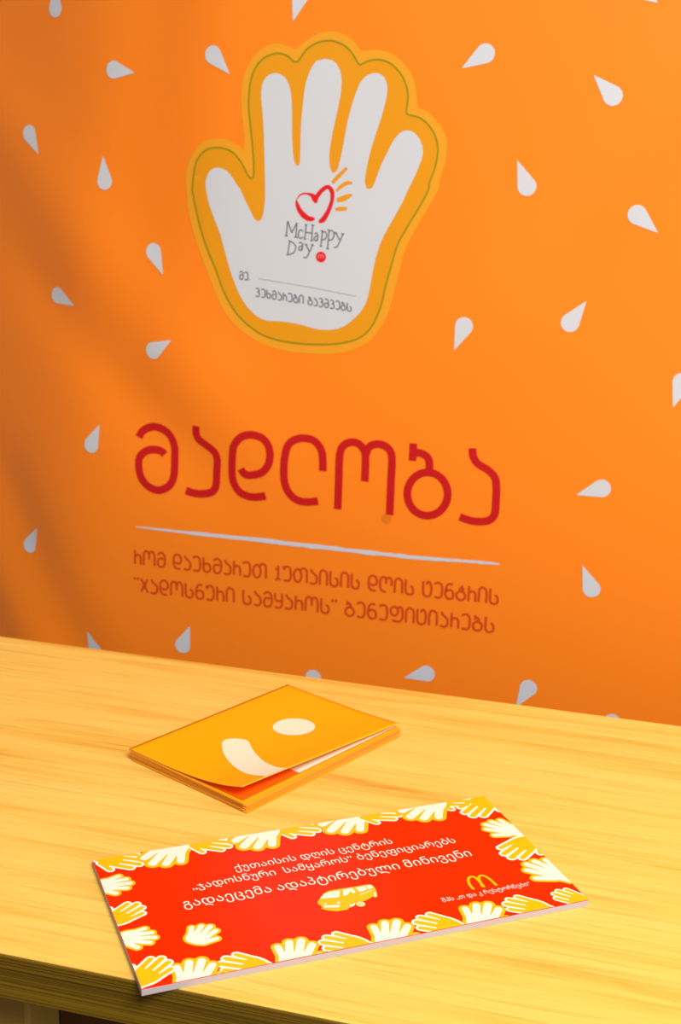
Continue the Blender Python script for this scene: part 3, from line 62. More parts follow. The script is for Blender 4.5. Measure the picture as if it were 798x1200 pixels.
    'title': [[[-0.72302,0.91407,0.01043],[-0.72217,0.91579,0.01043],[-0.72098,0.91827,0.01043],[-0.71938,0.92095,0.01042],[-0.71728,0.92326,0.01041],[-0.71452,0.92522,0.01041],[-0.71117,0.92708,0.0104],[-0.70754,0.9286,0.01039],[-0.70395,0.92955,0.01038],[-0.70037,0.92984,0.01038],[-0.69669,0.9296,0.01037],[-0.69308,0.92892,0.01036],[-0.68971,0.92788,0.01036],[-0.68656,0.92651,0.01036],[-0.68357,0.92476,0.01035],[-0.68084,0.92261,0.01035],[-0.67847,0.92006,0.01035],[-0.67644,0.917,0.01035],[-0.67471,0.91349,0.01036],[-0.67331,0.9097,0.01036],[-0.67229,0.90586,0.01036],[-0.67175,0.90204,0.01037],[-0.67165,0.89815,0.01037],[-0.67175,0.89403,0.01038],[-0.67184,0.88957,0.01038],[-0.67181,0.88443,0.01039],[-0.6718,0.87878,0.0104],[-0.67197,0.87322,0.0104],[-0.67247,0.86833,0.01041],[-0.67333,0.86427,0.01042],[-0.67447,0.86071,0.01042],[-0.67593,0.85757,0.01043],[-0.67777,0.85479,0.01043],[-0.68014,0.85232,0.01044],[-0.68297,0.85021,0.01045],[-0.68596,0.8485,0.01045],[-0.68883,0.84721,0.01046],[-0.69146,0.84635,0.01046],[-0.69401,0.84591,0.01047],[-0.6966,0.84588,0.01047],[-0.69934,0.84626,0.01048],[-0.7024,0.84705,0.01048],[-0.70566,0.84827,0.01048],[-0.70885,0.84986,0.01049],[-0.71168,0.85176,0.01049],[-0.71414,0.85402,0.01049],[-0.71634,0.85663,0.01049],[-0.71825,0.85953,0.01049],[-0.71982,0.86263,0.01049],[-0.72102,0.8661,0.01048],[-0.72189,0.86989,0.01048],[-0.72244,0.87371,0.01048],[-0.7227,0.87724,0.01047],[-0.7227,0.88045,0.01047],[-0.72243,0.88349,0.01047],[-0.72179,0.88632,0.01046],[-0.72072,0.88889,0.01046],[-0.71907,0.89125,0.01045],[-0.71694,0.89339,0.01045],[-0.71455,0.89525,0.01044],[-0.71212,0.89676,0.01043],[-0.70966,0.8979,0.01043],[-0.70706,0.89871,0.01042],[-0.7044,0.89923,0.01042],[-0.70177,0.89953,0.01042],[-0.69905,0.89959,0.01041],[-0.69625,0.89939,0.01041],[-0.6936,0.89898,0.01041],[-0.69136,0.89839,0.0104],[-0.68956,0.89747,0.0104],[-0.68808,0.89625,0.0104],[-0.68693,0.89507,0.0104],[-0.6861,0.89426,0.0104]],[[-0.63994,0.93691,0.01023],[-0.64009,0.93493,0.01024],[-0.64032,0.93207,0.01025],[-0.64042,0.92897,0.01025],[-0.6402,0.92627,0.01026],[-0.63967,0.92414,0.01026],[-0.63892,0.92224,0.01026],[-0.63783,0.92046,0.01027],[-0.63631,0.91872,0.01027],[-0.63417,0.91703,0.01027],[-0.63152,0.91543,0.01026],[-0.62868,0.91384,0.01026],[-0.62595,0.91218,0.01026],[-0.62322,0.91048,0.01026],[-0.62041,0.90876,0.01025],[-0.61779,0.90695,0.01025],[-0.61565,0.90497,0.01025],[-0.61404,0.90293,0.01025],[-0.61283,0.90082,0.01025],[-0.61196,0.89841,0.01026],[-0.61139,0.89548,0.01026],[-0.61121,0.89191,0.01027],[-0.61139,0.88783,0.01028],[-0.61174,0.88343,0.01028],[-0.61209,0.87888,0.01029],[-0.61231,0.87387,0.0103],[-0.61251,0.86843,0.01031],[-0.61287,0.86324,0.01032],[-0.61357,0.85896,0.01033],[-0.6146,0.85585,0.01033],[-0.61588,0.85353,0.01034],[-0.61755,0.85172,0.01035],[-0.61974,0.85013,0.01035],[-0.62269,0.84878,0.01036],[-0.62625,0.84777,0.01036],[-0.63,0.84704,0.01037],[-0.6335,0.84654,0.01038],[-0.63668,0.84627,0.01038],[-0.63977,0.84627,0.01039],[-0.64273,0.84646,0.01039],[-0.64557,0.84675,0.0104],[-0.64845,0.84725,0.0104],[-0.65133,0.84796,0.0104],[-0.65384,0.84867,0.01041],[-0.65559,0.84915,0.01041]],[[-0.57808,0.88564,0.01022],[-0.5773,0.88427,0.01022],[-0.57621,0.88228,0.01022],[-0.5748,0.88028,0.01022],[-0.57306,0.87889,0.01022],[-0.57096,0.87823,0.01022],[-0.5685,0.87799,0.01021],[-0.56579,0.87812,0.01021],[-0.56289,0.87855,0.0102],[-0.55963,0.87926,0.0102],[-0.55604,0.88029,0.01019],[-0.55251,0.88166,0.01018],[-0.54943,0.88339,0.01017],[-0.54686,0.88555,0.01017],[-0.54459,0.88812,0.01016],[-0.54266,0.89094,0.01015],[-0.54111,0.89388,0.01014],[-0.53993,0.897,0.01014],[-0.53911,0.90033,0.01013],[-0.53863,0.90373,0.01012],[-0.53848,0.90705,0.01012],[-0.53865,0.91034,0.01011],[-0.53914,0.91364,0.01011],[-0.53997,0.91682,0.0101],[-0.54115,0.91972,0.0101],[-0.54266,0.92236,0.0101],[-0.5445,0.92482,0.0101],[-0.54672,0.92697,0.0101],[-0.54936,0.92872,0.0101],[-0.55262,0.93008,0.0101],[-0.55642,0.93108,0.0101],[-0.56038,0.93167,0.01011],[-0.56412,0.93179,0.01011],[-0.56762,0.93141,0.01012],[-0.57107,0.93058,0.01012],[-0.57436,0.92928,0.01013],[-0.57739,0.92754,0.01014],[-0.58021,0.92525,0.01015],[-0.58284,0.92244,0.01016],[-0.58516,0.91929,0.01017],[-0.587,0.91598,0.01018],[-0.58823,0.91266,0.01018],[-0.58893,0.9092,0.01019],[-0.58936,0.90537,0.0102],[-0.58975,0.90096,0.01021],[-0.59018,0.89551,0.01022],[-0.5905,0.88925,0.01023],[-0.59065,0.88307,0.01025],[-0.59056,0.8778,0.01025],[-0.59026,0.8738,0.01026],[-0.58978,0.87056,0.01027],[-0.58904,0.86771,0.01027],[-0.58794,0.86487,0.01027],[-0.58644,0.86188,0.01027],[-0.5846,0.85896,0.01028],[-0.58246,0.85631,0.01028],[-0.58008,0.85412,0.01028],[-0.57738,0.85247,0.01027],[-0.57436,0.85124,0.01027],[-0.57121,0.85035,0.01027],[-0.56813,0.84972,0.01026],[-0.56515,0.84939,0.01026],[-0.56217,0.84937,0.01025],[-0.5592,0.84958,0.01025],[-0.55624,0.84992,0.01024],[-0.553,0.8505,0.01024],[-0.54959,0.85134,0.01023],[-0.54655,0.85216,0.01022],[-0.54444,0.85272,0.01022]],[[-0.4739,0.85252,0.01011],[-0.47611,0.85201,0.01011],[-0.47929,0.85126,0.01012],[-0.48287,0.85053,0.01013],[-0.48632,0.85005,0.01013],[-0.4896,0.84979,0.01014],[-0.49296,0.84965,0.01014],[-0.49629,0.84981,0.01015],[-0.4995,0.85044,0.01015],[-0.50261,0.85158,0.01015],[-0.50568,0.85313,0.01016],[-0.50856,0.8551,0.01016],[-0.51114,0.85751,0.01016],[-0.51342,0.86039,0.01016],[-0.51547,0.86373,0.01015],[-0.5172,0.86746,0.01015],[-0.51853,0.87149,0.01015],[-0.51938,0.87595,0.01014],[-0.51983,0.88082,0.01013],[-0.51999,0.88585,0.01013],[-0.51999,0.89082,0.01012],[-0.51983,0.89583,0.01011],[-0.51947,0.90094,0.0101],[-0.51892,0.90586,0.01009],[-0.51819,0.91028,0.01008],[-0.51733,0.91416,0.01008],[-0.51631,0.91764,0.01007],[-0.51505,0.92073,0.01006],[-0.51345,0.92344,0.01006],[-0.51142,0.92576,0.01005],[-0.50904,0.92768,0.01004],[-0.50645,0.92926,0.01004],[-0.5038,0.93055,0.01003],[-0.5011,0.93153,0.01003],[-0.49826,0.93219,0.01002],[-0.49537,0.93256,0.01002],[-0.4925,0.93269,0.01001],[-0.48959,0.93263,0.01001],[-0.48664,0.93233,0.01],[-0.48377,0.93173,0.01],[-0.48115,0.93073,0.01],[-0.47875,0.92925,0.01],[-0.47651,0.92735,0.01],[-0.47451,0.92519,0.01],[-0.47282,0.92294,0.01],[-0.4715,0.92081,0.01],[-0.47049,0.91866,0.01],[-0.46971,0.91611,0.01],[-0.46907,0.91278,0.01001],[-0.46859,0.90788,0.01001],[-0.46831,0.90183,0.01002],[-0.46814,0.8961,0.01003],[-0.46802,0.89214,0.01004]],[[-0.44754,0.8441,0.01008],[-0.44745,0.8505,0.01007],[-0.44731,0.85967,0.01006],[-0.44717,0.86992,0.01004],[-0.44703,0.87958,0.01003],[-0.44702,0.8889,0.01001],[-0.44708,0.89854,0.01],[-0.447,0.90746,0.00998],[-0.44655,0.91466,0.00997],[-0.44573,0.91965,0.00996],[-0.44464,0.92306,0.00995],[-0.44321,0.92554,0.00995],[-0.4414,0.92772,0.00994],[-0.43901,0.92972,0.00993],[-0.43615,0.9312,0.00993],[-0.43314,0.9322,0.00992],[-0.43033,0.93272,0.00992],[-0.42776,0.93274,0.00991],[-0.42524,0.93225,0.00991],[-0.42287,0.93134,0.00991],[-0.4207,0.93006,0.00991],[-0.41872,0.92837,0.00991],[-0.41688,0.92627,0.00991],[-0.41531,0.92384,0.00991],[-0.4141,0.92118,0.00991],[-0.41336,0.91846,0.00991],[-0.413,0.91558,0.00992],[-0.41287,0.91222,0.00992],[-0.41277,0.90805,0.00993],[-0.41274,0.90217,0.00994],[-0.41283,0.89502,0.00995],[-0.41296,0.88827,0.00996],[-0.41305,0.8836,0.00997]],[[-0.41304,0.91749,0.00991],[-0.41226,0.91972,0.00991],[-0.41119,0.92295,0.0099],[-0.40976,0.92631,0.00989],[-0.40796,0.92891,0.00989],[-0.40564,0.93061,0.00988],[-0.40286,0.93184,0.00988],[-0.39989,0.93262,0.00987],[-0.397,0.93295,0.00986],[-0.39413,0.93286,0.00986],[-0.39116,0.93232,0.00986],[-0.38834,0.93132,0.00985],[-0.38586,0.92981,0.00985],[-0.38373,0.92805,0.00985],[-0.38184,0.92597,0.00985],[-0.3803,0.92305,0.00985],[-0.37921,0.91879,0.00986],[-0.37872,0.91302,0.00987],[-0.37875,0.906,0.00988],[-0.37899,0.8979,0.00989],[-0.37917,0.88888,0.00991],[-0.37925,0.87755,0.00992],[-0.37937,0.86427,0.00994],[-0.37949,0.85188,0.00996],[-0.37958,0.84328,0.00998]],[[-0.35262,0.93756,0.00979],[-0.3526,0.93555,0.00979],[-0.35256,0.93265,0.0098],[-0.35253,0.92942,0.0098],[-0.35252,0.92637,0.00981],[-0.35256,0.92337,0.00981],[-0.35263,0.92021,0.00981],[-0.3527,0.9174,0.00982],[-0.35274,0.91543,0.00982]],[[-0.35252,0.92637,0.00981],[-0.35056,0.92635,0.0098],[-0.34773,0.92633,0.0098],[-0.34464,0.92617,0.00979],[-0.34191,0.92572,0.00979],[-0.33955,0.92495,0.00979],[-0.33728,0.92395,0.00979],[-0.33526,0.92269,0.00978],[-0.33366,0.92113,0.00978],[-0.33255,0.91919,0.00979],[-0.33184,0.91691,0.00979],[-0.33141,0.91445,0.00979],[-0.33112,0.912,0.00979],[-0.33105,0.90932,0.0098],[-0.33123,0.90641,0.0098],[-0.33149,0.90378,0.00981],[-0.33166,0.90195,0.00981]],[[-0.33323,0.90244,0.00981],[-0.33203,0.90242,0.00981],[-0.33031,0.9024,0.00981],[-0.3284,0.90231,0.00981],[-0.32662,0.90208,0.0098],[-0.32502,0.9017,0.0098],[-0.32343,0.90121,0.0098],[-0.32189,0.9006,0.0098],[-0.3204,0.89989,0.0098],[-0.31896,0.89907,0.0098],[-0.31756,0.89814,0.0098],[-0.31623,0.89711,0.00979],[-0.31497,0.896,0.00979],[-0.31379,0.89479,0.00979],[-0.31268,0.89349,0.0098],[-0.31165,0.89212,0.0098],[-0.31071,0.89068,0.0098],[-0.30987,0.88917,0.0098],[-0.30911,0.88759,0.0098],[-0.30845,0.88595,0.0098],[-0.3079,0.88428,0.0098],[-0.30745,0.88257,0.0098],[-0.3071,0.88081,0.00981],[-0.30686,0.87903,0.00981],[-0.30673,0.87724,0.00981],[-0.3067,0.87544,0.00981],[-0.30679,0.87362,0.00982],[-0.30698,0.87181,0.00982],[-0.30728,0.87002,0.00982],[-0.30768,0.86825,0.00983],[-0.30819,0.8665,0.00983],[-0.30881,0.86478,0.00983],[-0.30952,0.86311,0.00984],[-0.31032,0.8615,0.00984],[-0.31123,0.85992,0.00985],[-0.31223,0.85841,0.00985],[-0.31331,0.85698,0.00985],[-0.31446,0.85563,0.00986],[-0.31571,0.85435,0.00986],[-0.31702,0.85315,0.00987],[-0.31839,0.85206,0.00987],[-0.31982,0.85106,0.00987],[-0.32132,0.85016,0.00988],[-0.32286,0.84936,0.00988],[-0.32443,0.84867,0.00988],[-0.32604,0.8481,0.00989],[-0.32769,0.84764,0.00989],[-0.32935,0.8473,0.00989],[-0.33102,0.84707,0.0099],[-0.33269,0.84697,0.0099],[-0.33438,0.84699,0.0099],[-0.33605,0.84712,0.0099],[-0.3377,0.84738,0.00991],[-0.33932,0.84775,0.00991],[-0.34092,0.84824,0.00991],[-0.34249,0.84885,0.00991],[-0.344,0.84956,0.00991],[-0.34546,0.85039,0.00991],[-0.34688,0.85132,0.00991],[-0.34823,0.85236,0.00992],[-0.3495,0.85348,0.00992],[-0.3507,0.8547,0.00992],[-0.35182,0.85602,0.00992],[-0.35286,0.85742,0.00991],[-0.35381,0.85887,0.00991],[-0.35466,0.8604,0.00991],[-0.35542,0.86201,0.00991],[-0.35608,0.86366,0.00991],[-0.35663,0.86535,0.00991],[-0.35707,0.86709,0.00991],[-0.35741,0.86887,0.0099],[-0.35765,0.87067,0.0099],[-0.35777,0.87248,0.0099],[-0.35778,0.87429,0.0099],[-0.35767,0.87613,0.00989],[-0.35747,0.87795,0.00989],[-0.35715,0.87975,0.00989],[-0.35672,0.88152,0.00988],[-0.35619,0.88328,0.00988],[-0.35556,0.885,0.00988],[-0.35483,0.88667,0.00987],[-0.354,0.88828,0.00987],[-0.35307,0.88984,0.00986],[-0.35205,0.89134,0.00986],[-0.35096,0.89276,0.00986],[-0.34979,0.8941,0.00985],[-0.34853,0.89536,0.00985],[-0.34721,0.89654,0.00984],[-0.34583,0.89762,0.00984],[-0.34439,0.89859,0.00984],[-0.34289,0.89947,0.00983],[-0.34135,0.90025,0.00983],[-0.33978,0.90092,0.00983],[-0.33802,0.90146,0.00982],[-0.33613,0.90188,0.00982],[-0.33442,0.9022,0.00982],[-0.33323,0.90244,0.00981]],[[-0.2785,0.93754,0.00967],[-0.27836,0.93571,0.00967],[-0.27819,0.93307,0.00968],[-0.27783,0.93015,0.00968],[-0.27711,0.9275,0.00969],[-0.27605,0.92517,0.00969],[-0.27471,0.92292,0.00969],[-0.27302,0.92078,0.00969],[-0.27091,0.91877,0.00969],[-0.26815,0.91701,0.00969],[-0.26484,0.91544,0.00969],[-0.26145,0.91388,0.00968],[-0.25844,0.91214,0.00968],[-0.25581,0.91023,0.00968],[-0.25337,0.90824,0.00968],[-0.25123,0.90608,0.00968],[-0.24951,0.90366,0.00968],[-0.24833,0.90104,0.00968],[-0.2476,0.89823,0.00969],[-0.24713,0.8951,0.00969],[-0.24675,0.89152,0.0097],[-0.24646,0.88726,0.0097],[-0.24634,0.88244,0.00971],[-0.24633,0.8775,0.00972],[-0.24636,0.8729,0.00972],[-0.24632,0.8686,0.00973],[-0.24627,0.86441,0.00974],[-0.24644,0.86054,0.00974],[-0.24705,0.85719,0.00975],[-0.24815,0.85442,0.00976],[-0.24962,0.85213,0.00976],[-0.25146,0.85024,0.00977],[-0.25363,0.84869,0.00977],[-0.25626,0.84752,0.00978],[-0.25933,0.84675,0.00979],[-0.26258,0.84625,0.00979],[-0.26576,0.84591,0.0098],[-0.26883,0.84571,0.0098],[-0.27192,0.84571,0.00981],[-0.27501,0.8459,0.00981],[-0.27809,0.84626,0.00982],[-0.28144,0.84694,0.00982],[-0.28496,0.8479,0.00982],[-0.28811,0.84884,0.00983],[-0.2903,0.84949,0.00983]]],
    'stain': [-0.38355,0.83807],
    'line': [[[-0.72809,0.79221,0.00139],[-0.72461,0.7922,0.00158],[-0.71985,0.79214,0.00154],[-0.7142,0.7926,0.00225],[-0.70806,0.79255,0.00214],[-0.7018,0.79218,0.00258],[-0.6958,0.7923,0.00282],[-0.69,0.79241,0.00271],[-0.6841,0.79236,0.00354],[-0.67807,0.79235,0.00359],[-0.67191,0.79219,0.00304],[-0.6656,0.79206,0.00376],[-0.65911,0.79227,0.0033],[-0.65274,0.7919,0.00402],[-0.64654,0.79195,0.00478],[-0.6402,0.79192,0.00511],[-0.63337,0.79208,0.00521],[-0.62571,0.79203,0.00564],[-0.61691,0.79179,0.00454],[-0.60624,0.79226,0.00483],[-0.59383,0.79185,0.00526],[-0.58063,0.79214,0.0051],[-0.5676,0.79231,0.00528],[-0.55566,0.79247,0.00564],[-0.54573,0.79235,0.00622],[-0.53846,0.79225,0.00631],[-0.53322,0.79206,0.00646],[-0.52903,0.79204,0.0051],[-0.52491,0.7918,0.0065],[-0.51989,0.79166,0.00584],[-0.513,0.79167,0.00524],[-0.50398,0.79153,0.00587],[-0.49356,0.79179,0.005],[-0.48228,0.79141,0.00659],[-0.47068,0.7918,0.00624],[-0.45927,0.79156,0.00511],[-0.44858,0.79156,0.00614],[-0.43837,0.79115,0.00488],[-0.42818,0.79121,0.00485],[-0.41817,0.79106,0.00529],[-0.40852,0.79088,0.00633],[-0.39941,0.79101,0.0063],[-0.39099,0.79106,0.00473],[-0.38349,0.79084,0.0046],[-0.37684,0.791,0.00513],[-0.37069,0.79072,0.00466],[-0.36473,0.79101,0.00568],[-0.35862,0.79087,0.00573],[-0.35204,0.7906,0.00477],[-0.34482,0.79096,0.00491],[-0.33714,0.79103,0.00495],[-0.32934,0.79128,0.00491],[-0.3217,0.79129,0.00467],[-0.31455,0.79179,0.00488],[-0.30817,0.79209,0.00422],[-0.30268,0.79186,0.00442],[-0.2979,0.79229,0.00365],[-0.29357,0.79255,0.00425],[-0.28948,0.79294,0.00417],[-0.28538,0.79276,0.0034],[-0.28106,0.79291,0.0038],[-0.27644,0.79301,0.00362],[-0.27168,0.79311,0.00404],[-0.26694,0.79359,0.00327],[-0.26232,0.79331,0.00428],[-0.25803,0.79363,0.00366],[-0.25418,0.79351,0.00341],[-0.2507,0.79369,0.00322],[-0.24745,0.79373,0.00324],[-0.24449,0.7938,0.00274],[-0.2419,0.79356,0.00219],[-0.23977,0.7937,0.00245],[-0.23816,0.79385,0.00194]]],
    'cap1': [[-0.73026,0.74049],[-0.2364,0.7414],0.01977],
    'cap2': [[-0.73098,0.70168],[-0.23978,0.70356],0.01988],
    'pal1': [[-0.58071,1.12708],[-0.5672,1.12616],0.00953],
    'palline': [[[-0.55603,1.12879,0.00095],[-0.55111,1.12827,0.00095],[-0.5446,1.12759,0.00095],[-0.53686,1.12679,0.00095],[-0.52827,1.12589,0.00095],[-0.51921,1.12493,0.00094],[-0.51006,1.12394,0.00094],[-0.50117,1.12294,0.00094],[-0.49292,1.12198,0.00094],[-0.48468,1.12096,0.00094],[-0.47585,1.11982,0.00094],[-0.46681,1.11862,0.00094],[-0.4579,1.11742,0.00094],[-0.4495,1.11628,0.00093],[-0.44196,1.11524,0.00093],[-0.43564,1.11438,0.00093],[-0.4309,1.11374,0.00093]]],
    'pal2': [[-0.55924,1.10716],[-0.4358,1.0949],0.01005],
    'drops': [[-0.85511,1.48073,-0.85495,1.44084],[-0.72947,1.37089,-0.77449,1.37631],[-0.8806,1.27008,-0.9058,1.30851],[-0.77565,1.26986,-0.77179,1.22833],[-0.68644,1.1273,-0.70554,1.16557],[-0.8237,1.07799,-0.87273,1.09779],[-0.67248,1.04584,-0.71513,1.02101],[-0.78135,0.92528,-0.79942,0.88538],[-0.89096,0.76622,-0.91411,0.72268],[-0.807,0.63156,-0.78994,0.59231],[-0.65092,0.66078,-0.66696,0.61817],[-0.31236,1.37741,-0.27572,1.40005],[-0.16328,1.37086,-0.13277,1.34176],[-0.24322,1.27721,-0.2258,1.23784],[-0.08008,1.20286,-0.11519,1.23028],[-0.10042,1.44654,-0.13628,1.46843],[-0.30657,1.05604,-0.29234,1.09561],[-0.1542,1.12214,-0.17863,1.08471],[-0.04627,1.00562,-0.03607,1.04623],[-0.1492,0.89083,-0.10832,0.906],[-0.13626,0.80268,-0.11757,0.76152],[-0.48174,0.58046,-0.47307,0.62657],[-0.35307,0.62713,-0.31112,0.64105],[-0.20624,0.60746,-0.18829,0.64311],[-0.08921,0.57327,-0.08431,0.62025],[-0.59485,1.36934,-0.62626,1.40046],[-0.51507,1.42886,-0.50472,1.46359]],
    'hands': [["Y",-0.16454,0.08909,-0.13478,0.0695,1],["W",-0.10124,0.09597,-0.1286,0.06489,1],["Y",-0.09099,0.09152,-0.06145,0.07407,1],["W",-0.02376,0.09852,-0.05374,0.06741,1],["Y",-0.01678,0.09216,0.01511,0.07625,1],["W",0.05521,0.10054,0.02151,0.06984,1],["Y",0.05516,0.09182,0.08909,0.07917,1],["W",0.12828,0.09814,0.09282,0.07028,1],["Y",0.12328,0.09365,0.15921,0.08321,1],["Y",0.17512,0.08392,0.14264,0.05767,0],["W",0.16781,0.02187,0.14828,0.04328,0],["Y",0.17494,0.00735,0.14147,-0.01426,0],["W",0.17004,-0.05105,0.15057,-0.02461,0],["Y",0.16813,-0.09177,0.14962,-0.07011,0],["Y",0.13447,-0.09065,0.10733,-0.07073,0],["W",0.07656,-0.09638,0.09592,-0.06692,1],["Y",0.06207,-0.09198,0.03389,-0.07117,0],["W",0.00485,-0.09641,0.022,-0.06607,1],["Y",-0.01058,-0.0922,-0.03981,-0.07352,0],["W",-0.06669,-0.09737,-0.05191,-0.06628,1],["Y",-0.08484,-0.09351,-0.11471,-0.07504,0],["W",-0.13956,-0.0975,-0.12461,-0.06666,1],["Y",-0.17331,-0.07993,-0.14782,-0.05696,0],["W",-0.17186,-0.02471,-0.14719,-0.03126,1],["Y",-0.17565,-0.00266,-0.14916,0.0155,0],["W",-0.17446,0.04829,-0.14827,0.04577,1],["C",-0.12509,-0.04714,-0.1074,-0.0291,1]],
    'van_body': [[-0.02422,-0.02546],[-0.02034,-0.02058],[-0.01603,-0.01578],[-0.01075,-0.01313],[-0.00216,-0.01332],[0.00974,-0.01412],[0.01849,-0.01418],[0.02188,-0.01451],[0.02375,-0.01643],[0.02415,-0.01978],[0.02341,-0.02592],[0.02124,-0.03228],[0.01948,-0.0334],[0.01764,-0.03153],[0.01326,-0.03379],[0.00924,-0.03523],[0.00329,-0.03507],[3e-05,-0.03903],[-0.00376,-0.04003],[-0.00705,-0.04195],[-0.01455,-0.04167],[-0.02153,-0.0378],[-0.02453,-0.03452],[-0.0229,-0.03234],[-0.02458,-0.02765]],
    'van_white': [[[-0.02084,-0.02197],[-0.01498,-0.01644],[-0.01027,-0.01535],[-0.00258,-0.01557],[-0.00639,-0.02451]],[[-0.00039,-0.01551],[0.00736,-0.01573],[0.00798,-0.02198],[0.00541,-0.02301],[0.00419,-0.01943],[0.00119,-0.02316],[-0.00281,-0.02416]],[[0.00996,-0.0158],[0.01775,-0.01602],[0.01733,-0.02148],[0.01083,-0.02247]],[[0.01849,-0.01595],[0.0222,-0.01591],[0.02325,-0.02028],[0.01842,-0.02137]],[[-0.02166,-0.03124],[-0.01016,-0.03451],[-0.01128,-0.03748],[-0.02157,-0.03446]],[[-0.0031,-0.0372],[0.00173,-0.03577],[0.00131,-0.03793],[-0.00376,-0.04003]],[[0.00946,-0.02595],[0.02063,-0.02307],[0.0205,-0.02382],[0.00951,-0.02691]],[[-0.01013,-0.02992],[-0.00862,-0.03043],[-0.00843,-0.03264],[-0.0104,-0.0329],[-0.01112,-0.03143]],[[-0.01981,-0.02849],[-0.01835,-0.02868],[-0.019,-0.03091],[-0.0203,-0.03078]],[[0.02027,-0.02676],[0.02207,-0.02705],[0.02102,-0.0322],[0.01909,-0.03265]]],
    'wheel': [0.00535,-0.03853],
    'arches': [[[0.09485,-0.04703,0.00223],[0.09479,-0.04625,0.00223],[0.09469,-0.04515,0.00224],[0.09459,-0.04385,0.00224],[0.09455,-0.04248,0.00224],[0.09461,-0.04116,0.00224],[0.09478,-0.03981,0.00225],[0.09504,-0.03837,0.00225],[0.09536,-0.03692,0.00225],[0.09574,-0.03555,0.00225],[0.09615,-0.03436,0.00226],[0.09663,-0.03332,0.00226],[0.09716,-0.03239,0.00226],[0.09774,-0.03157,0.00226],[0.09834,-0.03089,0.00227],[0.09893,-0.03036,0.00227],[0.09954,-0.02997,0.00227],[0.10017,-0.02973,0.00227],[0.10081,-0.02963,0.00227],[0.1014,-0.02967,0.00227],[0.10192,-0.02988,0.00227],[0.10237,-0.03024,0.00227],[0.10276,-0.03076,0.00227],[0.1031,-0.03142,0.00227],[0.10339,-0.03223,0.00227],[0.10361,-0.03317,0.00227],[0.10376,-0.0343,0.00226],[0.10383,-0.03561,0.00226],[0.10385,-0.03704,0.00226],[0.10385,-0.03849,0.00226],[0.10385,-0.03989,0.00225],[0.10385,-0.04135,0.00225],[0.10383,-0.04292,0.00225],[0.1038,-0.04444,0.00224],[0.10377,-0.04574,0.00224],[0.10376,-0.04666,0.00224]],[[0.10279,-0.04585,0.00224],[0.10296,-0.04497,0.00224],[0.10321,-0.04372,0.00224],[0.10349,-0.04227,0.00225],[0.10378,-0.04079,0.00225],[0.10406,-0.03947,0.00225],[0.10431,-0.03828,0.00226],[0.10454,-0.03711,0.00226],[0.10478,-0.03599,0.00226],[0.10506,-0.03495,0.00226],[0.1054,-0.03402,0.00227],[0.10581,-0.03318,0.00227],[0.10627,-0.03242,0.00227],[0.10677,-0.03176,0.00227],[0.10728,-0.03123,0.00227],[0.1078,-0.03086,0.00227],[0.10833,-0.03065,0.00227],[0.10889,-0.03058,0.00227],[0.10946,-0.03066,0.00227],[0.11,-0.03089,0.00227],[0.11051,-0.03127,0.00227],[0.11098,-0.03184,0.00227],[0.11144,-0.03259,0.00227],[0.11186,-0.03348,0.00227],[0.11224,-0.03445,0.00227],[0.11257,-0.03544,0.00227],[0.11282,-0.03647,0.00227],[0.11301,-0.03757,0.00226],[0.11315,-0.03873,0.00226],[0.11328,-0.03993,0.00226],[0.11341,-0.04115,0.00226],[0.11354,-0.0425,0.00225],[0.11367,-0.04401,0.00225],[0.11378,-0.04549,0.00225],[0.11387,-0.04677,0.00225],[0.11393,-0.04767,0.00224]]],
    't1': [[-0.06909,0.03645],[0.06375,0.03706],1],
    't2': [[-0.10752,0.02083],[0.11314,0.02202],1],
    't3': [[-0.11969,-0.001],[0.11638,-0.00117],1],
    't4': [[0.06516,-0.05557],[0.13988,-0.05551],1],
    'eye': [0.1388,0.0778],
    'smile': [[0.06264,0.05779],[0.06531,0.05496],[0.06759,0.05293],[0.06975,0.05153],[0.07186,0.0507],[0.07387,0.05049],[0.07591,0.05089],[0.07814,0.05194],[0.08041,0.05361],[0.08241,0.05568],[0.08412,0.05831],[0.08556,0.06134],[0.08642,0.06415],[0.08668,0.0662],[0.08638,0.06802],[0.08527,0.0705],[0.083,0.074],[0.07989,0.07817],[0.07671,0.08286],[0.07355,0.08826],[0.07024,0.09422],[0.06719,0.10002],[0.06451,0.10541],[0.06208,0.11064],[0.06001,0.11573],[0.05839,0.12079],[0.05713,0.12572],[0.0561,0.13015],[0.05529,0.13358],[0.05483,0.13642],[0.05489,0.13968],[0.05532,0.1439],[0.05611,0.14865],[0.05766,0.15358],[0.06267,0.1577],[0.06869,0.16181],[0.06743,0.16893],[0.05926,0.17672],[0.04663,0.18506],[0.03611,0.18958],[0.03019,0.18775],[0.02606,0.18231],[0.02263,0.17643],[0.01967,0.17059],[0.02666,0.15536],[0.02947,0.14557],[0.0298,0.14081],[0.02941,0.13835],[0.02923,0.13543],[0.02925,0.13138],[0.02936,0.12698],[0.03001,0.12202],[0.03132,0.11632],[0.03305,0.11016],[0.03512,0.10397],[0.03772,0.09764],[0.0407,0.09125],[0.04361,0.08539],[0.04625,0.08036],[0.0489,0.07579],[0.05183,0.0713],[0.05537,0.06649],[0.05921,0.06174]],
}
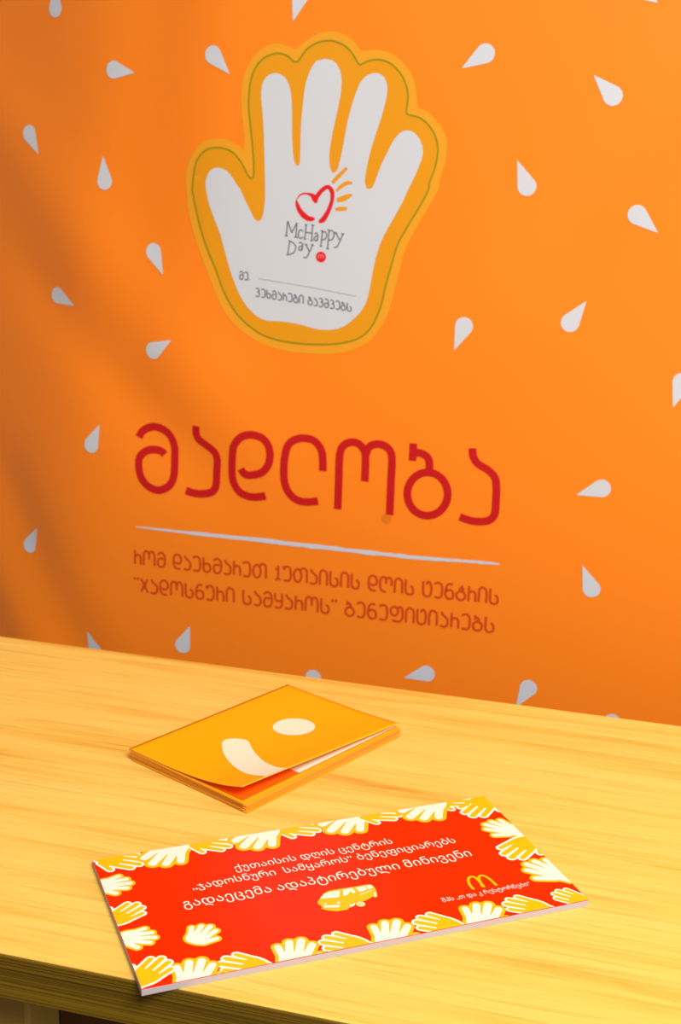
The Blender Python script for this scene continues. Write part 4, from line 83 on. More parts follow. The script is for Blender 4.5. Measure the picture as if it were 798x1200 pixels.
HANDSHAPE = {
    'W0': [[0.265,-0.35],[0.269,-0.327],[0.27,-0.304],[0.272,-0.285],[0.274,-0.27],[0.277,-0.247],[0.279,-0.225],[0.282,-0.202],[0.284,-0.189],[0.287,-0.167],[0.29,-0.145],[0.296,-0.123],[0.3,-0.11],[0.308,-0.088],[0.313,-0.076],[0.32,-0.062],[0.33,-0.042],[0.337,-0.03],[0.344,-0.017],[0.356,0.003],[0.363,0.015],[0.37,0.026],[0.381,0.045],[0.389,0.061],[0.395,0.072],[0.405,0.093],[0.41,0.106],[0.417,0.123],[0.422,0.141],[0.429,0.163],[0.432,0.175],[0.436,0.198],[0.439,0.221],[0.441,0.242],[0.442,0.255],[0.445,0.278],[0.448,0.3],[0.452,0.323],[0.455,0.335],[0.464,0.357],[0.469,0.369],[0.477,0.387],[0.484,0.403],[0.49,0.414],[0.5,0.437],[0.505,0.449],[0.513,0.467],[0.521,0.483],[0.526,0.494],[0.536,0.517],[0.541,0.528],[0.55,0.547],[0.557,0.563],[0.562,0.574],[0.573,0.597],[0.578,0.608],[0.586,0.628],[0.59,0.643],[0.594,0.665],[0.595,0.688],[0.592,0.711],[0.586,0.732],[0.581,0.745],[0.574,0.758],[0.562,0.776],[0.55,0.789],[0.538,0.8],[0.525,0.809],[0.513,0.817],[0.494,0.825],[0.477,0.831],[0.453,0.835],[0.429,0.835],[0.405,0.831],[0.386,0.825],[0.378,0.825],[0.379,0.848],[0.381,0.859],[0.382,0.882],[0.381,0.901],[0.378,0.916],[0.371,0.939],[0.366,0.951],[0.356,0.967],[0.344,0.984],[0.333,0.996],[0.32,1.007],[0.308,1.016],[0.296,1.023],[0.28,1.03],[0.26,1.037],[0.236,1.041],[0.224,1.042],[0.211,1.042],[0.187,1.039],[0.163,1.032],[0.151,1.027],[0.127,1.03],[0.122,1.042],[0.115,1.055],[0.103,1.073],[0.091,1.087],[0.079,1.098],[0.066,1.107],[0.054,1.115],[0.042,1.122],[0.018,1.131],[0.006,1.134],[-0.018,1.138],[-0.042,1.137],[-0.066,1.134],[-0.079,1.131],[-0.102,1.122],[-0.115,1.115],[-0.127,1.107],[-0.139,1.098],[-0.151,1.087],[-0.163,1.072],[-0.175,1.054],[-0.182,1.042],[-0.187,1.029],[-0.194,1.008],[-0.199,0.992],[-0.211,0.997],[-0.236,1.006],[-0.248,1.009],[-0.272,1.012],[-0.296,1.011],[-0.317,1.008],[-0.332,1.003],[-0.349,0.996],[-0.368,0.986],[-0.381,0.977],[-0.393,0.966],[-0.405,0.953],[-0.415,0.939],[-0.422,0.928],[-0.429,0.914],[-0.436,0.894],[-0.441,0.871],[-0.442,0.859],[-0.441,0.837],[-0.44,0.825],[-0.436,0.802],[-0.432,0.779],[-0.429,0.758],[-0.427,0.745],[-0.423,0.723],[-0.419,0.7],[-0.417,0.686],[-0.413,0.665],[-0.416,0.643],[-0.417,0.643],[-0.441,0.654],[-0.453,0.658],[-0.477,0.663],[-0.501,0.665],[-0.525,0.663],[-0.55,0.657],[-0.562,0.653],[-0.583,0.643],[-0.598,0.633],[-0.61,0.623],[-0.622,0.611],[-0.633,0.597],[-0.641,0.586],[-0.647,0.574],[-0.657,0.551],[-0.66,0.54],[-0.664,0.517],[-0.665,0.494],[-0.662,0.471],[-0.658,0.454],[-0.653,0.437],[-0.646,0.424],[-0.634,0.404],[-0.626,0.392],[-0.618,0.38],[-0.61,0.368],[-0.598,0.349],[-0.588,0.335],[-0.581,0.323],[-0.573,0.312],[-0.562,0.295],[-0.55,0.278],[-0.543,0.266],[-0.535,0.255],[-0.525,0.24],[-0.513,0.222],[-0.505,0.209],[-0.497,0.198],[-0.489,0.185],[-0.477,0.167],[-0.467,0.152],[-0.46,0.141],[-0.452,0.129],[-0.441,0.113],[-0.429,0.095],[-0.422,0.084],[-0.414,0.072],[-0.405,0.058],[-0.393,0.04],[-0.381,0.026],[-0.37,0.015],[-0.359,0.004],[-0.347,-0.008],[-0.336,-0.019],[-0.326,-0.03],[-0.318,-0.042],[-0.308,-0.062],[-0.304,-0.076],[-0.298,-0.099],[-0.295,-0.11],[-0.291,-0.133],[-0.288,-0.156],[-0.285,-0.179],[-0.284,-0.19],[-0.281,-0.213],[-0.278,-0.236],[-0.275,-0.259],[-0.272,-0.281],[-0.271,-0.293],[-0.27,-0.316]],
    'W1': [[0.187,-0.35],[0.192,-0.327],[0.194,-0.304],[0.196,-0.281],[0.199,-0.259],[0.201,-0.247],[0.203,-0.225],[0.206,-0.202],[0.209,-0.179],[0.211,-0.161],[0.213,-0.145],[0.216,-0.122],[0.22,-0.099],[0.224,-0.082],[0.228,-0.065],[0.236,-0.046],[0.242,-0.03],[0.248,-0.019],[0.26,0.001],[0.269,0.015],[0.276,0.026],[0.284,0.038],[0.296,0.057],[0.306,0.072],[0.313,0.084],[0.32,0.096],[0.331,0.118],[0.337,0.129],[0.344,0.148],[0.35,0.163],[0.356,0.186],[0.359,0.198],[0.362,0.221],[0.364,0.243],[0.364,0.266],[0.366,0.289],[0.368,0.31],[0.37,0.323],[0.376,0.346],[0.381,0.358],[0.391,0.38],[0.396,0.392],[0.405,0.411],[0.411,0.426],[0.417,0.438],[0.427,0.46],[0.432,0.471],[0.441,0.491],[0.448,0.506],[0.453,0.518],[0.463,0.54],[0.468,0.551],[0.477,0.571],[0.484,0.586],[0.489,0.598],[0.499,0.62],[0.505,0.631],[0.513,0.651],[0.518,0.665],[0.519,0.688],[0.513,0.709],[0.506,0.723],[0.498,0.734],[0.484,0.745],[0.465,0.755],[0.453,0.758],[0.429,0.758],[0.417,0.755],[0.396,0.745],[0.382,0.734],[0.373,0.723],[0.367,0.711],[0.356,0.689],[0.351,0.677],[0.344,0.664],[0.334,0.643],[0.328,0.631],[0.32,0.614],[0.312,0.597],[0.306,0.586],[0.296,0.565],[0.289,0.551],[0.284,0.54],[0.273,0.517],[0.269,0.517],[0.265,0.54],[0.268,0.563],[0.271,0.586],[0.272,0.597],[0.275,0.62],[0.278,0.643],[0.28,0.665],[0.283,0.688],[0.284,0.7],[0.287,0.723],[0.29,0.745],[0.293,0.768],[0.296,0.791],[0.297,0.802],[0.3,0.825],[0.303,0.848],[0.305,0.871],[0.305,0.894],[0.298,0.916],[0.291,0.928],[0.282,0.939],[0.269,0.951],[0.248,0.961],[0.236,0.965],[0.211,0.966],[0.195,0.962],[0.175,0.953],[0.163,0.944],[0.151,0.931],[0.142,0.916],[0.138,0.905],[0.133,0.882],[0.13,0.859],[0.127,0.839],[0.125,0.825],[0.121,0.802],[0.118,0.779],[0.115,0.758],[0.113,0.745],[0.109,0.723],[0.106,0.7],[0.103,0.678],[0.101,0.665],[0.097,0.643],[0.094,0.62],[0.091,0.597],[0.089,0.586],[0.085,0.563],[0.08,0.54],[0.066,0.536],[0.064,0.551],[0.064,0.574],[0.063,0.597],[0.063,0.62],[0.063,0.643],[0.063,0.665],[0.063,0.688],[0.063,0.711],[0.063,0.734],[0.063,0.757],[0.063,0.779],[0.063,0.802],[0.063,0.825],[0.062,0.848],[0.062,0.871],[0.062,0.894],[0.062,0.916],[0.062,0.939],[0.062,0.962],[0.061,0.985],[0.054,1.007],[0.048,1.019],[0.039,1.03],[0.027,1.042],[0.009,1.053],[-0.006,1.059],[-0.03,1.062],[-0.054,1.059],[-0.069,1.053],[-0.087,1.042],[-0.099,1.03],[-0.108,1.019],[-0.115,1.006],[-0.121,0.985],[-0.122,0.962],[-0.122,0.939],[-0.122,0.916],[-0.122,0.894],[-0.122,0.871],[-0.122,0.848],[-0.123,0.825],[-0.123,0.802],[-0.123,0.779],[-0.123,0.757],[-0.123,0.734],[-0.123,0.711],[-0.123,0.688],[-0.123,0.665],[-0.123,0.643],[-0.123,0.62],[-0.123,0.597],[-0.123,0.574],[-0.124,0.551],[-0.127,0.535],[-0.13,0.551],[-0.133,0.574],[-0.139,0.59],[-0.143,0.608],[-0.147,0.631],[-0.151,0.649],[-0.154,0.665],[-0.159,0.688],[-0.163,0.708],[-0.166,0.723],[-0.171,0.745],[-0.175,0.767],[-0.178,0.779],[-0.182,0.802],[-0.187,0.825],[-0.19,0.837],[-0.194,0.859],[-0.199,0.879],[-0.206,0.894],[-0.214,0.905],[-0.226,0.916],[-0.244,0.928],[-0.26,0.934],[-0.284,0.936],[-0.308,0.931],[-0.32,0.926],[-0.335,0.916],[-0.346,0.905],[-0.356,0.889],[-0.363,0.871],[-0.366,0.848],[-0.363,0.825],[-0.359,0.802],[-0.356,0.785],[-0.353,0.768],[-0.35,0.745],[-0.346,0.723],[-0.344,0.711],[-0.34,0.688],[-0.336,0.665],[-0.333,0.643],[-0.331,0.631],[-0.327,0.608],[-0.323,0.586],[-0.32,0.569],[-0.317,0.551],[-0.313,0.528],[-0.31,0.506],[-0.308,0.494],[-0.304,0.471],[-0.3,0.449],[-0.296,0.426],[-0.295,0.414],[-0.294,0.392],[-0.3,0.392],[-0.313,0.403],[-0.322,0.414],[-0.332,0.428],[-0.344,0.443],[-0.356,0.459],[-0.366,0.471],[-0.375,0.483],[-0.384,0.494],[-0.393,0.506],[-0.405,0.522],[-0.417,0.538],[-0.427,0.551],[-0.437,0.563],[-0.451,0.574],[-0.465,0.582],[-0.477,0.586],[-0.501,0.589],[-0.524,0.586],[-0.538,0.581],[-0.55,0.574],[-0.563,0.563],[-0.574,0.55],[-0.584,0.528],[-0.587,0.517],[-0.589,0.494],[-0.586,0.477],[-0.58,0.46],[-0.573,0.449],[-0.562,0.432],[-0.55,0.414],[-0.542,0.403],[-0.535,0.392],[-0.525,0.378],[-0.513,0.359],[-0.505,0.346],[-0.497,0.335],[-0.489,0.323],[-0.477,0.305],[-0.467,0.289],[-0.459,0.278],[-0.452,0.266],[-0.441,0.25],[-0.429,0.232],[-0.421,0.221],[-0.414,0.209],[-0.405,0.195],[-0.393,0.177],[-0.384,0.163],[-0.376,0.152],[-0.361,0.129],[-0.353,0.118],[-0.344,0.104],[-0.332,0.086],[-0.32,0.073],[-0.308,0.063],[-0.296,0.054],[-0.284,0.046],[-0.272,0.037],[-0.26,0.026],[-0.248,0.006],[-0.242,-0.008],[-0.236,-0.026],[-0.231,-0.042],[-0.225,-0.065],[-0.223,-0.076],[-0.219,-0.099],[-0.216,-0.122],[-0.213,-0.145],[-0.211,-0.161],[-0.209,-0.179],[-0.206,-0.202],[-0.203,-0.225],[-0.201,-0.247],[-0.199,-0.259],[-0.196,-0.281],[-0.194,-0.304],[-0.192,-0.327]],
    'C0': [[-0.09,-0.088],[-0.066,-0.09],[-0.042,-0.09],[-0.018,-0.09],[0.006,-0.09],[0.03,-0.09],[0.054,-0.09],[0.079,-0.09],[0.103,-0.09],[0.127,-0.089],[0.14,-0.088],[0.163,-0.084],[0.187,-0.079],[0.199,-0.075],[0.224,-0.067],[0.236,-0.062],[0.253,-0.053],[0.272,-0.043],[0.284,-0.036],[0.296,-0.028],[0.308,-0.019],[0.322,-0.008],[0.334,0.004],[0.346,0.015],[0.356,0.027],[0.368,0.041],[0.381,0.058],[0.39,0.072],[0.397,0.084],[0.405,0.099],[0.413,0.118],[0.418,0.129],[0.426,0.152],[0.429,0.164],[0.434,0.186],[0.438,0.209],[0.44,0.232],[0.441,0.243],[0.443,0.266],[0.446,0.289],[0.45,0.312],[0.453,0.327],[0.459,0.346],[0.465,0.361],[0.474,0.38],[0.479,0.392],[0.489,0.414],[0.495,0.426],[0.501,0.44],[0.51,0.46],[0.515,0.471],[0.525,0.493],[0.531,0.506],[0.538,0.52],[0.547,0.54],[0.552,0.551],[0.562,0.573],[0.567,0.586],[0.574,0.6],[0.583,0.62],[0.587,0.631],[0.593,0.654],[0.595,0.677],[0.594,0.7],[0.589,0.723],[0.585,0.734],[0.575,0.757],[0.568,0.768],[0.559,0.779],[0.548,0.791],[0.535,0.802],[0.518,0.814],[0.501,0.822],[0.489,0.827],[0.465,0.833],[0.441,0.835],[0.417,0.833],[0.393,0.828],[0.381,0.823],[0.378,0.837],[0.381,0.858],[0.382,0.871],[0.381,0.894],[0.38,0.905],[0.375,0.928],[0.368,0.945],[0.36,0.962],[0.352,0.974],[0.343,0.985],[0.332,0.997],[0.32,1.008],[0.303,1.019],[0.284,1.029],[0.272,1.034],[0.248,1.04],[0.224,1.042],[0.223,1.042],[0.199,1.041],[0.175,1.036],[0.16,1.03],[0.139,1.02],[0.127,1.03],[0.116,1.053],[0.109,1.065],[0.1,1.076],[0.09,1.088],[0.078,1.099],[0.062,1.11],[0.042,1.122],[0.03,1.127],[0.009,1.133],[-0.006,1.136],[-0.03,1.138],[-0.054,1.136],[-0.07,1.133],[-0.091,1.127],[-0.103,1.121],[-0.122,1.11],[-0.138,1.099],[-0.15,1.088],[-0.16,1.076],[-0.169,1.065],[-0.176,1.053],[-0.187,1.03],[-0.191,1.019],[-0.196,0.996],[-0.21,0.996],[-0.224,1.002],[-0.243,1.008],[-0.26,1.011],[-0.284,1.012],[-0.308,1.01],[-0.32,1.007],[-0.344,0.999],[-0.356,0.993],[-0.37,0.985],[-0.385,0.974],[-0.397,0.962],[-0.407,0.951],[-0.417,0.937],[-0.428,0.916],[-0.432,0.905],[-0.439,0.882],[-0.441,0.868],[-0.442,0.848],[-0.441,0.832],[-0.438,0.814],[-0.434,0.791],[-0.43,0.768],[-0.429,0.757],[-0.425,0.734],[-0.421,0.711],[-0.417,0.688],[-0.415,0.677],[-0.411,0.654],[-0.417,0.642],[-0.429,0.649],[-0.441,0.654],[-0.465,0.661],[-0.489,0.665],[-0.513,0.664],[-0.538,0.661],[-0.559,0.654],[-0.574,0.647],[-0.586,0.641],[-0.6,0.631],[-0.613,0.62],[-0.624,0.608],[-0.634,0.596],[-0.646,0.576],[-0.653,0.563],[-0.658,0.546],[-0.662,0.528],[-0.665,0.506],[-0.664,0.483],[-0.66,0.46],[-0.657,0.449],[-0.647,0.426],[-0.641,0.414],[-0.634,0.403],[-0.622,0.386],[-0.611,0.369],[-0.603,0.357],[-0.596,0.346],[-0.586,0.331],[-0.574,0.313],[-0.566,0.3],[-0.558,0.289],[-0.55,0.277],[-0.538,0.258],[-0.528,0.243],[-0.52,0.232],[-0.512,0.221],[-0.501,0.204],[-0.49,0.186],[-0.482,0.175],[-0.475,0.163],[-0.465,0.149],[-0.453,0.131],[-0.445,0.118],[-0.437,0.106],[-0.429,0.094],[-0.417,0.076],[-0.407,0.061],[-0.399,0.049],[-0.391,0.038],[-0.381,0.026],[-0.368,0.015],[-0.355,0.004],[-0.337,-0.008],[-0.32,-0.016],[-0.308,-0.021],[-0.284,-0.029],[-0.272,-0.033],[-0.248,-0.04],[-0.236,-0.043],[-0.211,-0.051],[-0.199,-0.056],[-0.178,-0.065],[-0.163,-0.071],[-0.146,-0.076],[-0.127,-0.081],[-0.103,-0.086]],
    'C1': [[-0.107,-0.008],[-0.091,-0.011],[-0.066,-0.013],[-0.042,-0.014],[-0.018,-0.014],[0.006,-0.014],[0.03,-0.014],[0.054,-0.014],[0.079,-0.014],[0.103,-0.014],[0.127,-0.013],[0.151,-0.009],[0.163,-0.006],[0.187,0.001],[0.199,0.005],[0.22,0.015],[0.236,0.024],[0.248,0.031],[0.26,0.04],[0.272,0.05],[0.284,0.061],[0.296,0.073],[0.308,0.087],[0.32,0.104],[0.329,0.118],[0.335,0.129],[0.344,0.15],[0.349,0.163],[0.356,0.186],[0.359,0.198],[0.362,0.221],[0.364,0.243],[0.364,0.266],[0.366,0.289],[0.368,0.31],[0.37,0.323],[0.376,0.346],[0.381,0.358],[0.391,0.38],[0.396,0.392],[0.405,0.411],[0.411,0.426],[0.417,0.438],[0.427,0.46],[0.432,0.471],[0.441,0.491],[0.448,0.506],[0.453,0.518],[0.463,0.54],[0.468,0.551],[0.477,0.571],[0.484,0.586],[0.489,0.598],[0.499,0.62],[0.505,0.631],[0.513,0.651],[0.518,0.665],[0.519,0.688],[0.513,0.709],[0.506,0.723],[0.498,0.734],[0.484,0.745],[0.465,0.755],[0.453,0.758],[0.429,0.758],[0.417,0.755],[0.396,0.745],[0.382,0.734],[0.373,0.723],[0.367,0.711],[0.356,0.689],[0.351,0.677],[0.344,0.664],[0.334,0.643],[0.328,0.631],[0.32,0.614],[0.312,0.597],[0.306,0.586],[0.296,0.565],[0.289,0.551],[0.284,0.54],[0.273,0.517],[0.269,0.517],[0.265,0.54],[0.268,0.563],[0.271,0.586],[0.272,0.597],[0.275,0.62],[0.278,0.643],[0.28,0.665],[0.283,0.688],[0.284,0.7],[0.287,0.723],[0.29,0.745],[0.293,0.768],[0.296,0.791],[0.297,0.802],[0.3,0.825],[0.303,0.848],[0.305,0.871],[0.305,0.894],[0.298,0.916],[0.291,0.928],[0.282,0.939],[0.269,0.951],[0.248,0.961],[0.236,0.965],[0.211,0.966],[0.195,0.962],[0.175,0.953],[0.163,0.944],[0.151,0.931],[0.142,0.916],[0.138,0.905],[0.133,0.882],[0.13,0.859],[0.127,0.839],[0.125,0.825],[0.121,0.802],[0.118,0.779],[0.115,0.758],[0.113,0.745],[0.109,0.723],[0.106,0.7],[0.103,0.678],[0.101,0.665],[0.097,0.643],[0.094,0.62],[0.091,0.597],[0.089,0.586],[0.085,0.563],[0.08,0.54],[0.066,0.536],[0.064,0.551],[0.064,0.574],[0.063,0.597],[0.063,0.62],[0.063,0.643],[0.063,0.665],[0.063,0.688],[0.063,0.711],[0.063,0.734],[0.063,0.757],[0.063,0.779],[0.063,0.802],[0.063,0.825],[0.062,0.848],[0.062,0.871],[0.062,0.894],[0.062,0.916],[0.062,0.939],[0.062,0.962],[0.061,0.985],[0.054,1.007],[0.048,1.019],[0.039,1.03],[0.027,1.042],[0.009,1.053],[-0.006,1.059],[-0.03,1.062],[-0.054,1.059],[-0.069,1.053],[-0.087,1.042],[-0.099,1.03],[-0.108,1.019],[-0.115,1.006],[-0.121,0.985],[-0.122,0.962],[-0.122,0.939],[-0.122,0.916],[-0.122,0.894],[-0.122,0.871],[-0.122,0.848],[-0.123,0.825],[-0.123,0.802],[-0.123,0.779],[-0.123,0.757],[-0.123,0.734],[-0.123,0.711],[-0.123,0.688],[-0.123,0.665],[-0.123,0.643],[-0.123,0.62],[-0.123,0.597],[-0.123,0.574],[-0.124,0.551],[-0.127,0.535],[-0.13,0.551],[-0.133,0.574],[-0.139,0.59],[-0.143,0.608],[-0.147,0.631],[-0.151,0.649],[-0.154,0.665],[-0.159,0.688],[-0.163,0.708],[-0.166,0.723],[-0.171,0.745],[-0.175,0.767],[-0.178,0.779],[-0.182,0.802],[-0.187,0.825],[-0.19,0.837],[-0.194,0.859],[-0.199,0.879],[-0.206,0.894],[-0.214,0.905],[-0.226,0.916],[-0.244,0.928],[-0.26,0.934],[-0.284,0.936],[-0.308,0.931],[-0.32,0.926],[-0.335,0.916],[-0.346,0.905],[-0.356,0.889],[-0.363,0.871],[-0.366,0.848],[-0.363,0.825],[-0.359,0.802],[-0.356,0.785],[-0.353,0.768],[-0.35,0.745],[-0.346,0.723],[-0.344,0.711],[-0.34,0.688],[-0.336,0.665],[-0.333,0.643],[-0.331,0.631],[-0.327,0.608],[-0.323,0.586],[-0.32,0.569],[-0.317,0.551],[-0.313,0.528],[-0.31,0.506],[-0.308,0.494],[-0.304,0.471],[-0.3,0.449],[-0.296,0.426],[-0.295,0.414],[-0.294,0.392],[-0.3,0.392],[-0.313,0.403],[-0.322,0.414],[-0.332,0.428],[-0.344,0.443],[-0.356,0.459],[-0.366,0.471],[-0.375,0.483],[-0.384,0.494],[-0.393,0.506],[-0.405,0.522],[-0.417,0.538],[-0.427,0.551],[-0.437,0.563],[-0.451,0.574],[-0.465,0.582],[-0.477,0.586],[-0.501,0.589],[-0.524,0.586],[-0.538,0.581],[-0.55,0.574],[-0.563,0.563],[-0.574,0.55],[-0.584,0.528],[-0.587,0.517],[-0.589,0.494],[-0.586,0.477],[-0.58,0.46],[-0.573,0.449],[-0.562,0.432],[-0.55,0.414],[-0.542,0.403],[-0.535,0.392],[-0.525,0.378],[-0.513,0.359],[-0.505,0.346],[-0.497,0.335],[-0.489,0.323],[-0.477,0.305],[-0.467,0.289],[-0.459,0.278],[-0.452,0.266],[-0.441,0.25],[-0.429,0.232],[-0.421,0.221],[-0.414,0.209],[-0.405,0.195],[-0.393,0.177],[-0.384,0.163],[-0.376,0.152],[-0.361,0.129],[-0.353,0.118],[-0.344,0.104],[-0.332,0.086],[-0.32,0.073],[-0.308,0.064],[-0.296,0.057],[-0.276,0.049],[-0.26,0.045],[-0.236,0.041],[-0.221,0.038],[-0.199,0.03],[-0.187,0.024],[-0.17,0.015],[-0.151,0.006],[-0.139,0.001],[-0.115,-0.006]],
    'Y0': [[0.15,-0.35],[0.154,-0.339],[0.16,-0.316],[0.163,-0.304],[0.17,-0.281],[0.175,-0.263],[0.18,-0.247],[0.186,-0.225],[0.189,-0.213],[0.196,-0.19],[0.199,-0.177],[0.205,-0.156],[0.211,-0.135],[0.215,-0.122],[0.222,-0.099],[0.225,-0.088],[0.231,-0.065],[0.236,-0.052],[0.244,-0.03],[0.249,-0.019],[0.26,0.003],[0.266,0.015],[0.273,0.026],[0.284,0.045],[0.294,0.061],[0.301,0.072],[0.308,0.084],[0.32,0.106],[0.325,0.118],[0.332,0.134],[0.34,0.152],[0.344,0.163],[0.353,0.186],[0.357,0.198],[0.364,0.221],[0.368,0.236],[0.375,0.255],[0.381,0.274],[0.384,0.289],[0.389,0.312],[0.391,0.335],[0.392,0.357],[0.394,0.369],[0.396,0.392],[0.4,0.414],[0.404,0.437],[0.406,0.449],[0.411,0.471],[0.415,0.494],[0.417,0.506],[0.421,0.528],[0.425,0.551],[0.429,0.572],[0.431,0.586],[0.435,0.608],[0.44,0.631],[0.442,0.643],[0.446,0.665],[0.45,0.688],[0.453,0.706],[0.456,0.723],[0.46,0.745],[0.461,0.768],[0.457,0.791],[0.453,0.802],[0.441,0.824],[0.43,0.837],[0.418,0.848],[0.405,0.857],[0.393,0.863],[0.368,0.87],[0.356,0.871],[0.344,0.871],[0.32,0.867],[0.301,0.859],[0.284,0.856],[0.284,0.866],[0.285,0.882],[0.286,0.905],[0.287,0.928],[0.285,0.951],[0.282,0.962],[0.273,0.985],[0.266,0.996],[0.257,1.008],[0.246,1.019],[0.23,1.03],[0.211,1.039],[0.199,1.043],[0.175,1.047],[0.151,1.045],[0.136,1.042],[0.115,1.033],[0.103,1.026],[0.091,1.016],[0.078,1.019],[0.066,1.04],[0.055,1.053],[0.042,1.065],[0.03,1.073],[0.018,1.079],[-0.006,1.087],[-0.018,1.088],[-0.042,1.088],[-0.054,1.087],[-0.079,1.079],[-0.091,1.072],[-0.103,1.064],[-0.115,1.053],[-0.127,1.039],[-0.138,1.019],[-0.143,1.008],[-0.148,0.985],[-0.149,0.962],[-0.149,0.939],[-0.16,0.939],[-0.175,0.946],[-0.189,0.951],[-0.211,0.955],[-0.236,0.954],[-0.251,0.951],[-0.272,0.943],[-0.284,0.936],[-0.296,0.926],[-0.308,0.914],[-0.32,0.896],[-0.327,0.882],[-0.332,0.865],[-0.335,0.848],[-0.335,0.825],[-0.334,0.802],[-0.333,0.779],[-0.332,0.757],[-0.332,0.745],[-0.331,0.723],[-0.33,0.7],[-0.33,0.677],[-0.329,0.654],[-0.328,0.631],[-0.327,0.608],[-0.326,0.586],[-0.326,0.563],[-0.325,0.54],[-0.324,0.517],[-0.325,0.494],[-0.339,0.494],[-0.351,0.506],[-0.368,0.517],[-0.381,0.523],[-0.403,0.528],[-0.417,0.53],[-0.437,0.528],[-0.453,0.525],[-0.471,0.517],[-0.489,0.506],[-0.501,0.494],[-0.51,0.483],[-0.517,0.471],[-0.525,0.451],[-0.529,0.437],[-0.53,0.414],[-0.526,0.392],[-0.522,0.38],[-0.513,0.362],[-0.503,0.346],[-0.496,0.335],[-0.489,0.323],[-0.477,0.305],[-0.467,0.289],[-0.46,0.278],[-0.453,0.266],[-0.441,0.247],[-0.431,0.232],[-0.424,0.221],[-0.417,0.209],[-0.405,0.19],[-0.395,0.175],[-0.388,0.163],[-0.381,0.152],[-0.368,0.133],[-0.359,0.118],[-0.352,0.106],[-0.344,0.095],[-0.332,0.075],[-0.323,0.061],[-0.316,0.049],[-0.308,0.037],[-0.296,0.02],[-0.284,0.007],[-0.272,-0.002],[-0.26,-0.01],[-0.241,-0.019],[-0.224,-0.029],[-0.211,-0.04],[-0.204,-0.053],[-0.199,-0.069],[-0.196,-0.088],[-0.191,-0.11],[-0.187,-0.13],[-0.184,-0.145],[-0.18,-0.167],[-0.175,-0.19],[-0.173,-0.202],[-0.169,-0.225],[-0.164,-0.247],[-0.162,-0.259],[-0.157,-0.281],[-0.153,-0.304],[-0.15,-0.316]],
